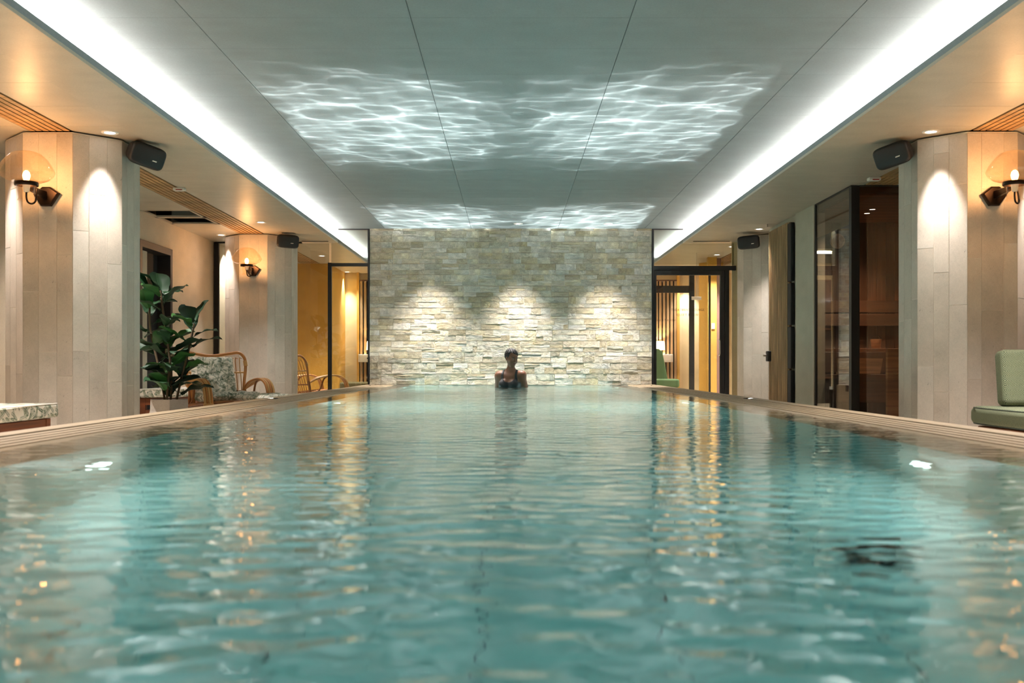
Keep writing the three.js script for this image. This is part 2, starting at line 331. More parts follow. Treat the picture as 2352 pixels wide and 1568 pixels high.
// underwater lamps in the basin sides
for (const [z, names_] of [[-8.0, 'between the two pairs of stone columns'], [-13.1, 'beneath the stone wall'], [-3.4, 'at the near open end']]) for (const s of [-1, 1]) {
  const t = thing('underwater_lamp', `round white underwater lamp ${names_}, ${s < 0 ? 'wicker chair' : 'sauna'} side`, 'pool lamp', [s * POOLX, -0.62, z], s < 0 ? Math.PI / 2 : -Math.PI / 2, 'underwater lamps');
  part('lamp_rim', lathe([[0.085, 0], [0.085, 0.012], [0.066, 0.016], [0.064, 0]], 28).rotateX(Math.PI / 2), M.steel, t);
  part('lamp_lens', new THREE.SphereGeometry(0.062, 24, 12, 0, Math.PI * 2, 0, Math.PI / 2).scale(1, 0.75, 1).rotateX(Math.PI / 2), M.poolGlow, t);
  point(t, 0, 0, 0.022, L.pool * (z > -5 ? 0.22 : z < -12 ? 0.45 : 1.15), L.poolColor, 0.9);
}
for (const s of [-1, 1]) {  // unseen lamps added behind the camera to brighten the near pool
  const t = thing('underwater_lamp', `added unseen underwater lamp in the near end wall, ${s < 0 ? 'daybed' : 'sofa'} side`, 'pool lamp', [s * 0.75, -0.6, POOLZ], Math.PI, 'underwater lamps');
  part('lamp_rim', lathe([[0.085, 0], [0.085, 0.012], [0.066, 0.016], [0.064, 0]], 28).rotateX(Math.PI / 2), M.steel, t);
  part('lamp_lens', new THREE.SphereGeometry(0.062, 24, 12, 0, Math.PI * 2, 0, Math.PI / 2).scale(1, 0.75, 1).rotateX(Math.PI / 2), M.poolGlow, t);
  point(t, 0, 0, 0.022, L.pool * 0.85, L.poolColor, 0.9);
}
{
  const t = thing('floor_drain', 'dark square drain grille on the pool floor', 'drain', [0.97, POOLY, -2.65], 0);
  part('drain_plate', box(0.17, 0.012, 0.12, 0, 0.006, 0, 0.004), M.blackMatt, t);
  for (let k = 0; k < 5; k++) part('drain_bar', box(0.13, 0.008, 0.009, 0, 0.016, -0.04 + k * 0.02), M.bronze, t);
}
// added uplights, no real fittings; their smoky films are shaped to follow the way
// moving water would bundle the light of a lamp below it, so the lamp throws a net of ripples on the ceiling
{
  seed = 31337;
  const waves = [];
  for (let i = 0; i < 40; i++) { const lam = 0.028 * Math.pow(8, rnd()), a = rnd() < 0.75 ? rr(0, 6.28) : Math.PI / 2 + rr(-0.8, 0.8), s = 0.0098 * Math.pow(lam / 0.12, 0.3) * rr(0.5, 1.5), k = 2 * Math.PI / lam; waves.push([k * Math.cos(a), k * Math.sin(a), s / k, rr(0, 6.28)]); }
  // film plane: 6 cm above the point source; u towards the pool, v along it
  const H = 0.06, nu = 270, nv = 470, u0 = -0.0055, u1 = 0.067, v0 = -0.062, v1 = 0.062;
  function causticField(zs, wallDist) {
    const E = new Float32Array(nu * nv), src = [-1.30, -1.0, 0], S = [-1.955, -0.05];
    const NX = 1500, NZ = 1900, D = 0.005, tx = 404, tz = 970, SX = new Float32Array(tx * tz), SZ = new Float32Array(tx * tz);
    for (let i = 0; i < tx; i++) for (let j = 0; j < tz; j++) { let a = 0, b = 0; const x = -POOLX + i * D, z = -2.42 + j * D + zs; for (const [kx, kz, s, p] of waves) { const c = Math.cos(kx * x + kz * z + p) * s; a += c * kx; b += c * kz; } SX[j * tx + i] = a; SZ[j * tx + i] = b; }
    const look = (A, x, z) => { const gx = (x + POOLX) / D, gz = (z + 2.42) / D, i = Math.floor(gx), j = Math.floor(gz), a = gx - i, b = gz - j, o = j * tx + i; return (A[o] * (1 - a) + A[o + 1] * a) * (1 - b) + (A[o + tx] * (1 - a) + A[o + tx + 1] * a) * b; };
    for (let i = 0; i < NX; i++) for (let j = 0; j < NZ; j++) {
      const x = -POOLX + 0.01 + 2.0 * (i + rnd()) / NX, z = wallDist ? -wallDist + (2.3 + wallDist) * (j + rnd()) / NZ : -2.3 + 4.6 * (j + rnd()) / NZ, sx = look(SX, x, z), sz = look(SZ, x, z);
      let nx = -sx, nz = -sz, l = Math.hypot(nx, 1, nz); nx /= l; nz /= l; const ny = 1 / l;
      let dx = x - src[0], dy = -src[1], dz = z - src[2]; const r = Math.hypot(dx, dy, dz); dx /= r; dy /= r; dz /= r;
      const c1 = dx * nx + dy * ny + dz * nz, k = 1 - 1.333 * 1.333 * (1 - c1 * c1); if (k <= 0.01) continue;
      const q = Math.sqrt(k) - 1.333 * c1, rx = 1.333 * dx + q * nx, ry = 1.333 * dy + q * ny, rz = 1.333 * dz + q * nz; if (ry < 0.1) continue;
      let t = HC / ry, X = x + rx * t, Y = HC, Z = z + rz * t;
      if (wallDist && Z < -wallDist) continue;
      const f = H / (Y - S[1]), u = (X - S[0]) * f, v = Z * f, iu = Math.floor((u - u0) / (u1 - u0) * nu), iv = Math.floor((v - v0) / (v1 - v0) * nv);
      if (iu < 0 || iv < 0 || iu >= nu || iv >= nv) continue;
      const lamp = Math.pow(Math.max(0, dx * 0.18 + dy * 0.984), 12), om = Math.pow(1 + (u * u + v * v) / (H * H), 1.5);
      E[iv * nu + iu] += lamp * dy / (r * r) * om * Math.min(1, Math.max(0, (k - 0.06) / 0.3));
    }
    const B = new Float32Array(E.length);
    for (let pass = 0, A = E; pass < 2; pass++) { const O = pass ? E : B; for (let y = 0; y < nv; y++) for (let x = 0; x < nu; x++) { let s = 0, n = 0; for (let a = -1; a <= 1; a++) for (let b = -1; b <= 1; b++) { const p = x + a, q = y + b, w = (2 - Math.abs(a)) * (2 - Math.abs(b)); n += w; if (p >= 0 && q >= 0 && p < nu && q < nv) s += w * A[q * nu + p]; } O[y * nu + x] = s / n; } A = O; }
    const sorted = Float32Array.from(E).sort(), top = sorted[Math.floor(sorted.length * 0.993)];
    const soft = Float32Array.from(E), R = 9, tmp = new Float32Array(E.length);
    for (let y = 0; y < nv; y++) for (let x = 0; x < nu; x++) { let s = 0, n = 0; for (let a = -R; a <= R; a++) if (x + a >= 0 && x + a < nu) { s += E[y * nu + x + a]; n++; } tmp[y * nu + x] = s / n; }
    for (let y = 0; y < nv; y++) for (let x = 0; x < nu; x++) { let s = 0, n = 0; for (let a = -R; a <= R; a++) if (y + a >= 0 && y + a < nv) { s += tmp[(y + a) * nu + x]; n++; } soft[y * nu + x] = s / n; }
    const fade = (t, a, b) => Math.min(1, Math.max(0, (b - t) / (b - a)));
    return E.map((e, o) => { const x = o % nu, y = (o - x) / nu, u = u0 + (u1 - u0) * x / nu, v = Math.abs(v0 + (v1 - v0) * y / nv), w = fade(v, 0.026, 0.056) * fade(u, 0.034, 0.062); return Math.min(1, (0.62 * e + 0.38 * soft[o]) / top * 1.15 * w * w * (3 - 2 * w)); });
  }
  const T = 0.78, LEVELS = 20;
  function films(E) {                          // stacked films; the outline of each is an iso-line of E
    const P = [], I = [], cu = (u1 - u0) / nu, cv = (v1 - v0) / nv;
    const quad = (ax, az, bx, bz, y) => { const f = P.length / 3; P.push(ax, y, az, bx, y, az, bx, y, bz, ax, y, bz); I.push(f, f + 2, f + 1, f, f + 3, f + 2); };
    for (let n = 1; n <= LEVELS; n++) {
      const th = Math.pow(T, n - 0.5), y = H + n * 0.00012, low = (x, z) => (x < 0 || z < 0 || x >= nu || z >= nv ? 0 : E[z * nu + x]);
      for (let z = -1; z < nv; z++) {
        let run = -2;
        for (let x = -1; x <= nu; x++) {
          const c = x < nu ? [low(x, z), low(x + 1, z), low(x + 1, z + 1), low(x, z + 1)] : [9, 9, 9, 9], m = c.map((k) => k < th), all = m[0] && m[1] && m[2] && m[3];
          if (all && x < nu) { if (run < -1) run = x; continue; }
          if (run >= -1) { quad(u0 + (run + 0.5) * cu, v0 + (z + 0.5) * cv, u0 + (x + 0.5) * cu, v0 + (z + 1.5) * cv, y); run = -2; }
          if (x >= nu || !(m[0] || m[1] || m[2] || m[3])) continue;
          const K = [[0, 0], [1, 0], [1, 1], [0, 1]], poly = [];
          for (let k = 0; k < 4; k++) { const j = (k + 1) % 4; if (m[k]) poly.push(K[k]); if (m[k] !== m[j]) { const t = (th - c[k]) / (c[j] - c[k]); poly.push([K[k][0] + t * (K[j][0] - K[k][0]), K[k][1] + t * (K[j][1] - K[k][1])]); } }
          const f = P.length / 3; for (const [a, b] of poly) P.push(u0 + (x + 0.5 + a) * cu, y, v0 + (z + 0.5 + b) * cv);
          for (let k = 1; k < poly.length - 1; k++) I.push(f, f + k + 1, f + k);
        }
      }
    }
    const g = new THREE.BufferGeometry(); g.setAttribute('position', new THREE.Float32BufferAttribute(P, 3)); g.setIndex(I); g.computeVertexNormals(); return g;
  }
  const smoky = phys(new THREE.Color().setRGB(T, T, T), 0, { transmission: 1, thickness: 0, ior: 1.0, specularIntensity: 0 });
    for (const s of [-1, 1]) ADDED_UPLIGHTS.forEach((z, i) => {
    const t = thing('added_ripple_projector', `added ripple projector sunk in the coping ${i ? 'beside the stone wall' : 'midway along the pool'}, ${s < 0 ? 'wicker chair' : 'sauna'} side`, 'uplight', [s * 1.955, -0.05, z]);
    const m = part('gobo_film', films(causticField(z + s * 4.1, i ? z - ZW : 0)), smoky, t); m.scale.x = -s; m.userData.kind = 'stuff';
    const e = 0.0005, wall = (a, b, c, d, y0, y1) => span(-s * a, -s * b, y0, y1, c, d);
    part('lamp_housing', [wall(-0.028, 0.0695, -0.0608, 0.0608, -0.024, -0.018), wall(-0.028, -0.0045, -0.0608, 0.0608, -0.018, 0.062), wall(0.0665, 0.0695, -0.0608, 0.0608, -0.018, 0.062)], M.blackMatt, t);
    for (const q of [-1, 1]) part('gobo_frame', wall(-0.028, 0.07, q * 0.08, q * 0.057, 0.0575, 0.0595), M.blackMatt, t);
    part('lamp_chip', box(0.006, 0.002, 0.006, 0, -0.004, 0), M.spotGlow, t);
    const l = new THREE.SpotLight(L.rippleColor, L.ripple * (i ? 1.3 : 1), 0, 1.1, 0.1, 2); l.name = 'lamp_light'; l.position.set(0, 0, 0); l.target.position.set(-s * 0.35, 1, 0); l.castShadow = true; l.shadow.radius = 0.012; l.shadow.mapSize.set(2048, 2048); t.add(l, l.target);
  });
}
// ---------------------------------------------------------------- stone wall of split-faced tiles
{
  seed = 99;
  const w = thing('wall_back', 'split-face stone wall at the end of the pool', 'stone wall', [0, 0, ZW], 0, undefined, 'structure');
  const x0 = -1.955, x1 = 1.955;
  part('backing', span(x0, x1, -0.06, HC + 0.015, -0.25, 0.0), M.grout, w);
  const tones = [0xdcd6ca, 0xcfc8b8, 0xe2ded6, 0xd2d1c7, 0xc3b9a3, 0xd8cfbf].map((c) => std(c, 0.85, { map: slateTex, bumpMap: slateBump, bumpScale: 0.0035 }));
  // unit stones: 1 x 1 face with a broken front, back at z = 0, front around z = 1
  const units = [];
  for (let k = 0; k < 12; k++) {
    const nx = 5, ny = 4, p = [], uv = [], id = [], ou = rnd(), ov = rnd(), tx = rr(-0.35, 0.35), ty = rr(-0.5, 0.3);
    const fx = rr(0.2, 0.8), step = rr(-0.5, 0.5);
    for (let j = 0; j <= ny; j++) for (let i = 0; i <= nx; i++) {
      const u = i / nx, v = j / ny, edge = i === 0 || j === 0 || i === nx || j === ny;
      const jx = edge ? 0 : rr(-0.06, 0.06), jy = edge ? 0 : rr(-0.07, 0.07);
      const h = 0.72 + tx * (u - 0.5) + ty * (v - 0.5) + (u + 0.3 * v > fx ? step * 0.45 : 0) + rr(-0.13, 0.13);
      p.push(u - 0.5 + jx, v - 0.5 + jy, Math.max(0.25, h)); uv.push(u * 0.4 + ou, v * 0.14 + ov);
    }
    const q = nx + 1;
    for (let j = 0; j < ny; j++) for (let i = 0; i < nx; i++) { const a = j * q + i; if (rnd() < 0.5) id.push(a, a + 1, a + q + 1, a, a + q + 1, a + q); else id.push(a, a + 1, a + q, a + 1, a + q + 1, a + q); }
    const rim = []; for (let i = 0; i < nx; i++) rim.push(i); for (let j = 0; j < ny; j++) rim.push(j * q + nx); for (let i = nx; i > 0; i--) rim.push(ny * q + i); for (let j = ny; j > 0; j--) rim.push(j * q);
    const f = p.length / 3; for (const r of rim) { p.push(p[r * 3], p[r * 3 + 1], 0); uv.push(uv[r * 2], uv[r * 2 + 1]); }
    for (let i = 0; i < rim.length; i++) { const a = rim[i], b = rim[(i + 1) % rim.length], c = f + i, d = f + (i + 1) % rim.length; id.push(a, c, b, b, c, d); }
    const g0 = new THREE.BufferGeometry(); g0.setAttribute('position', new THREE.Float32BufferAttribute(p, 3)); g0.setAttribute('uv', new THREE.Float32BufferAttribute(uv, 2)); g0.setIndex(id);
    const g = g0.toNonIndexed(); g.computeVertexNormals(); units.push(g);
  }
  const stones = [], rowH = 0.1523, top = EYE + 1.869;
  const add = (ax, bx, ay, by) => { const m = 0.0011; stones.push({ x: (ax + bx) / 2, y: (ay + by) / 2, w: bx - ax - 2 * m, h: by - ay - 2 * m, d: rr(0.008, 0.017), u: Math.floor(rnd() * 12), t: Math.floor(Math.pow(rnd(), 0.9) * 6) }); };
  for (let r = -1; r < 15; r++) {
    const yb = top - (r + 1) * rowH, yt = Math.min(HC + 0.012, yb + rowH); if (yt - yb < 0.02 || yt < 0) continue;
    let x = x0 + (r % 2 ? -0.46 : -0.28);
    while (x < x1) {
      const w_ = 0.6 + rr(-0.02, 0.02), pa = Math.max(x0, x) + 0.002, pb = Math.min(x1, x + w_) - 0.002, ya = yb + 0.0025, yc = yt - 0.0025; x += w_;
      if (pb - pa < 0.03) continue;
      if (yc - ya < 0.06) { let s = pa; while (s < pb - 0.02) { const e = pb - s < 0.26 ? pb : s + rr(0.12, 0.22); add(s, e, ya, yc); s = e; } continue; }
      const split = ya + (yc - ya) * rr(0.36, 0.62);
      for (const [qa, qb] of [[ya, split], [split, yc]]) {
        let s = pa;
        while (s < pb - 0.005) { const e = pb - s < 0.2 ? pb : s + rr(0.1, 0.27); if (pb - e < 0.05 && e !== pb) { add(s, pb, qa, qb); break; } 
          if (e - s > 0.17 && rnd() < 0.3) { const mid = qa + (qb - qa) * rr(0.4, 0.6); add(s, e, qa, mid); add(s, e, mid, qb); } else add(s, e, qa, qb); s = e; }
      }
    }
  }
  stones.sort((a, b) => b.w * b.h - a.w * a.h);
  const rest = [], col = new THREE.Color();
  stones.forEach((s, i) => {
    if (i < 300) { const m = part('stone', units[s.u], tones[s.t], w); m.position.set(s.x, s.y, 0); m.scale.set(s.w, s.h, s.d); return; }
    const g = units[s.u].clone().applyMatrix4(new THREE.Matrix4().compose(V(s.x, s.y, 0), new THREE.Quaternion(), V(s.w, s.h, s.d)));
    col.copy(tones[s.t].color); const c = new Float32Array(g.attributes.position.count * 3); for (let k = 0; k < c.length; k += 3) col.toArray(c, k);
    g.setAttribute('color', new THREE.BufferAttribute(c, 3)); rest.push(g);
  });
  const m = part('small_stones', mergeGeometries(rest), std(0xffffff, 0.85, { map: slateTex, bumpMap: slateBump, bumpScale: 0.0035, vertexColors: true }), w); m.userData.kind = 'stuff';
}

// ---------------------------------------------------------------- octagonal columns clad in stone strips
const OCT = 0.366, APO = OCT * 1.2071;
function column(x, z, sd, label) {
  seed = sd;
  const c = thing('column', label, 'column', [x, 0, z], 0, undefined, 'structure');
  const h = HS - 0.012 - DECK;
  part('core', new THREE.CylinderGeometry((APO - 0.0035) / Math.cos(Math.PI / 8), (APO - 0.0035) / Math.cos(Math.PI / 8), h, 8, 1).rotateY(Math.PI / 8).translate(0, DECK + h / 2, 0), M.grout, c);
  part('shadow_gap', new THREE.CylinderGeometry(0.42, 0.42, 0.014, 8).rotateY(Math.PI / 8).translate(0, HS - 0.006, 0), M.gap, c);
  const mats = [M.tileA, M.tileB, M.tileC];
  for (let f = 0; f < 8; f++) {
    const a = f * Math.PI / 4, ws = [rr(0.1, 0.14), 0, rr(0.1, 0.135)]; ws[1] = OCT - ws[0] - ws[2];
    let u = -OCT / 2;
    for (const wd of ws) {
      let y = DECK; const ends = []; let e = DECK + rr(0.15, 0.85); while (e < HS - 0.12) { ends.push(e); e += 0.885; } ends.push(HS - 0.02);
      for (const y1 of ends) {
        const g = box(wd - 0.0032, y1 - y - 0.0032, 0.012, 0, 0, 0, 0, rnd() * 3, rnd() * 3);
        const m = part('tile', g, mats[Math.floor(rnd() * 3)], c);
        m.position.set(Math.sin(a) * (APO - 0.006) + Math.cos(a) * (u + wd / 2), (y + y1) / 2, Math.cos(a) * (APO - 0.006) - Math.sin(a) * (u + wd / 2)); m.rotation.y = a; y = y1;
      }
      u += wd;
    }
  }
  return c;
}
const COLS = [[-3.385, -7.722], [-3.345, -13.382], [3.515, -7.706], [3.53, -13.39]];
column(...COLS[0], 21, 'octagonal stone-clad column beside the leaf-print daybed');
column(...COLS[1], 22, 'octagonal stone-clad column behind the wicker armchair');
column(...COLS[2], 23, 'octagonal stone-clad column behind the green herringbone sofa');
column(...COLS[3], 24, 'octagonal stone-clad column beside the glazed lounge door');

// ---------------------------------------------------------------- recessed downlights
function downlight(x, y, z, label, power, angle, to, group = 'recessed ceiling downlights', color = L.spotColor, pen = 1) {
    const t = thing('ceiling_downlight', label, 'downlight', [x, y, z], 0, group);
  part('trim_ring', lathe([[0.062, 0.0], [0.062, -0.004], [0.055, -0.007], [0.040, -0.005], [0.038, 0.0]], 24), M.white, t);
  part('lamp_disc', new THREE.CylinderGeometry(0.038, 0.038, 0.002, 20).translate(0, -0.0025, 0), M.spotGlow, t);
  if (power) spot(t, 0, -0.012, 0, to[0], to[1], to[2], power, angle, pen, color, 1.2);
}
const DN = [0, -1, 0];
for (const [x, where] of [[-1.10, 'on the wicker chair side'], [0.10, 'above the bather'], [1.30, 'on the lounge door side']]) downlight(x, HC, -13.30, `small downlight washing the stone wall, ${where}`, L.wallSpot, 0.62, [0, -1, 0.02]);
downlight(-2.955, HS, -7.34, 'downlight grazing the stone column beside the daybed, pool side', L.columnSpot, 0.41, [-0.09, -1, -0.05]);
downlight(-3.83, HS, -7.30, 'downlight grazing the stone column beside the daybed, wall side', L.columnSpot, 0.41, [0.05, -1, -0.05]);
downlight(3.085, HS, -7.31, 'downlight grazing the stone column behind the green sofa, pool side', L.columnSpot, 0.41, [0.09, -1, -0.05]);
downlight(3.97, HS, -7.28, 'downlight grazing the stone column behind the green sofa, wall side', L.columnSpot, 0.41, [-0.05, -1, -0.05]);
downlight(-2.99, HS, -11.92, 'downlight above the wicker armchair', 17, 0.8, DN);
downlight(-3.80, HS, -13.07, 'downlight grazing the column behind the wicker armchair', L.columnSpot, 0.41, [0.07, -1, -0.05]);
downlight(3.12, HS, -12.50, 'downlight above the timber slat door', 14, 0.8, DN);
downlight(-2.95, HS, -15.55, 'downlight in the lounge ceiling above the rattan chair', 45, 0.8, DN);
downlight(3.19, HS, -14.35, 'downlight just inside the glazed lounge door', 40, 0.8, DN);
downlight(3.19, HS, -15.4, 'downlight deeper inside the lounge beyond the glazed door', 30, 0.8, DN);
downlight(-2.99, HS, -18.2, 'downlight washing the yellow alcove wall beside the slat screen', 22, 0.6, DN);
downlight(3.24, HS, -18.2, 'downlight washing the yellow wall beyond the glazed door', 22, 0.6, DN);
downlight(-4.0, HS, -14.3, 'downlight inside the lounge near the black window frame', 22, 0.8, DN);
// unseen fill downlights, added to brighten the side decks, columns and walls
downlight(-2.95, HS, -3.2, 'added fill downlight above the daybed end by the near deck', 34, 1.0, DN);
downlight(3.08, HS, -3.2, 'added fill downlight above the near deck on the sofa side', 34, 1.0, DN);
downlight(-3.85, HS, -9.0, 'added fill downlight close to the cream wall behind the stone column', 30, 0.95, DN);
downlight(-2.95, HS, -5.3, 'added fill downlight above the pool side of the daybed', 44, 1.0, DN);
downlight(3.08, HS, -5.3, 'added fill downlight above the pool side of the green sofa', 44, 1.0, DN);

// ---------------------------------------------------------------- globe wall lamps
function wallLamp(x, zf, label) {
  const t = thing('wall_lamp', label, 'wall lamp', [x, EYE + 1.235, zf], 0, 'globe lamps on the columns');
  const p = new THREE.Shape([[-0.078, 0.012], [-0.02, 0.058], [0.03, 0.058], [0.085, 0.02], [0.03, -0.062], [-0.03, -0.062]].map((q) => new THREE.Vector2(...q)));
  part('wall_plate', new THREE.ExtrudeGeometry(p, { depth: 0.02, bevelEnabled: true, bevelThickness: 0.012, bevelSize: 0.01, bevelSegments: 2 }).translate(0, 0, 0.012), M.bronze, t);
  part('arm', new THREE.ExtrudeGeometry(new THREE.Shape([[0.03, -0.02], [0.03, 0.03], [0.245, 0.03], [0.245, 0.0]].map((q) => new THREE.Vector2(...q))), { depth: 0.022, bevelEnabled: true, bevelThickness: 0.003, bevelSize: 0.003, bevelSegments: 1 }).translate(0, 0, -0.011).rotateY(-Math.PI / 2), M.bronze, t);
  const zl = 0.32, y0 = 0.022;
  part('collar', lathe([[0.064, y0], [0.078, y0 + 0.002], [0.08, y0 + 0.014], [0.078, y0 + 0.028], [0.064, y0 + 0.03], [0.064, y0]], 36).translate(0, 0, zl), M.bronze, t);
  const gp = new THREE.SplineCurve([[0.066, 0.05], [0.11, 0.056], [0.158, 0.078], [0.184, 0.112], [0.183, 0.135], [0.163, 0.172], [0.13, 0.215], [0.095, 0.247], [0.05, 0.262], [0.0, 0.266]].map((q) => new THREE.Vector2(...q))).getPoints(40).map((q) => [Math.max(0, q.x), q.y]);
  part('globe', lathe(gp, 56).translate(0, 0, zl), M.glassGlobe, t);
  part('cup', lathe([[0.056, y0 - 0.002], [0.053, -0.03], [0.05, -0.062], [0.058, -0.078], [0.06, -0.081]], 36).translate(0, 0, zl), M.glassGlobe, t);
  part('socket', lathe([[0, -0.022], [0.018, -0.02], [0.026, 0.03], [0.024, 0.05], [0, 0.051]], 20).translate(0, 0, zl), M.white, t);
  part('hook', tube([[0, -0.015, zl], [0, -0.06, zl], [0.008, -0.09, zl - 0.005], [0.028, -0.1, zl - 0.015], [0.045, -0.085, zl - 0.03], [0.048, -0.04, zl - 0.045], [0.045, 0.01, zl - 0.06]], 0.0065, 30, 8), M.bronze, t);
  const bulb = part('bulb', lathe([[0, 0.05], [0.014, 0.052], [0.022, 0.075], [0.026, 0.095], [0.02, 0.118], [0.008, 0.13], [0, 0.131]], 20).translate(0, 0, zl), M.bulbGlow, t);
  point(t, 0, 0.092, zl, L.lamp, L.lampColor, 1.1);
  return t;
}
wallLamp(COLS[0][0], COLS[0][1] + APO, 'clear glass globe wall lamp on the column beside the daybed');
wallLamp(COLS[1][0], COLS[1][1] + APO, 'clear glass globe wall lamp on the column behind the wicker armchair');
wallLamp(COLS[2][0], COLS[2][1] + APO, 'clear glass globe wall lamp on the column above the green sofa');

// ---------------------------------------------------------------- black loudspeakers under the ceiling
function speakerShell(sections, seg = 40) {
  const p = [], id = [], uv = [];
  sections.forEach(([z, a, b, n], j) => { for (let i = 0; i <= seg; i++) { const t = i / seg * Math.PI * 2, c = Math.cos(t), s = Math.sin(t); p.push(Math.sign(c) * Math.pow(Math.abs(c), 2 / n) * a, Math.sign(s) * Math.pow(Math.abs(s), 2 / n) * b, z); uv.push(i / seg, j / sections.length); } });
  for (let j = 0; j < sections.length - 1; j++) for (let i = 0; i < seg; i++) { const a = j * (seg + 1) + i; id.push(a, a + 1, a + seg + 1, a + 1, a + seg + 2, a + seg + 1); }
  const g = new THREE.BufferGeometry(); g.setAttribute('position', new THREE.Float32BufferAttribute(p, 3)); g.setAttribute('uv', new THREE.Float32BufferAttribute(uv, 2)); g.setIndex(id); g.computeVertexNormals(); return g;
}
function speaker(x, y, z, turn, pitch, roll, fix, label) {
  const t = thing('loudspeaker', label, 'loudspeaker', [x, y, z], 0, 'loudspeakers on the columns');
  const e = new THREE.Euler(pitch, turn, roll, 'YXZ'), q = new THREE.Quaternion().setFromEuler(e), put = (g) => g.applyQuaternion(q);
  const body = part('cabinet', put(speakerShell([[-0.115, 0.001, 0.001, 2.4], [-0.114, 0.05, 0.035, 2.4], [-0.105, 0.085, 0.058, 2.6], [-0.08, 0.112, 0.075, 2.8], [-0.03, 0.13, 0.083, 3.2], [0.03, 0.138, 0.086, 4], [0.052, 0.14, 0.086, 5], [0.054, 0.136, 0.082, 5]])), M.blackMatt, t);
  const front = part('grille', put(speakerShell([[0.053, 0.137, 0.083, 5], [0.07, 0.134, 0.081, 5], [0.079, 0.122, 0.07, 4.5], [0.083, 0.08, 0.045, 4], [0.084, 0.001, 0.001, 3]])), M.black, t);
  part('badge', put(new THREE.ExtrudeGeometry(new THREE.Shape([[-0.018, -0.004], [0.016, -0.004], [0.02, 0.004], [-0.014, 0.004]].map((v) => new THREE.Vector2(...v))), { depth: 0.004, bevelEnabled: false }).translate(0.05, -0.02, 0.0815)), M.white, t);
  part('bracket', [rod([0, 0, 0], [fix[0] - x, fix[1] - y, fix[2] - z], 0.018, 10)], M.black, t);
}
speaker(-2.80, 1.885, -7.62, 0.75, 0.32, -0.2, [-2.93, 1.9, -7.72], 'black loudspeaker on the column beside the daybed');
speaker(2.93, 1.885, -7.60, -0.75, 0.32, 0.2, [3.06, 1.9, -7.70], 'black loudspeaker on the column behind the green sofa');
speaker(-2.89, 1.885, -12.9, 0.3, 0.15, -0.05, [-3.0, 1.9, -13.08], 'black loudspeaker on the column behind the wicker armchair');
speaker(3.08, 1.87, -12.88, -0.3, 0.15, 0.07, [3.19, 1.9, -13.09], 'black loudspeaker on the column beside the glazed lounge door');
// small ceiling devices
function detector(x, z, label) {
  const t = thing('ceiling_detector', label, 'detector', [x, HS, z]);
  part('housing', box(0.11, 0.03, 0.07, 0, -0.015, 0, 0.008), M.white, t); part('sensor_window', box(0.06, 0.008, 0.004, 0.005, -0.024, 0.036), M.redLed, t);
}
detector(-3.20, -9.62, 'small white detector box on the ceiling above the wicker armchair');
detector(3.32, -9.1, 'small white detector box on the ceiling in front of the sauna');
{ const t = thing('ceiling_sprinkler', 'small metal sprinkler head beside the timber slat door', 'sprinkler', [3.12, HS, -12.1]); part('stem', rod([0, 0, 0], [0, -0.035, 0], 0.008), M.steel, t); part('deflector', new THREE.CylinderGeometry(0.03, 0.03, 0.004, 14).translate(0, -0.037, 0), M.steel, t); }
// dark linear diffuser slots near the glass partition
for (const [x0, x1, n] of [[-2.86, -2.5, 'wicker armchair'], [2.5, 3.0, 'lounge door']]) one('ceiling_slot', span(x0, x1, HS - 0.019, HS - 0.014, -13.62, -13.66), M.black, `black linear air slot in the soffit on the ${n} side`, 'air slot');

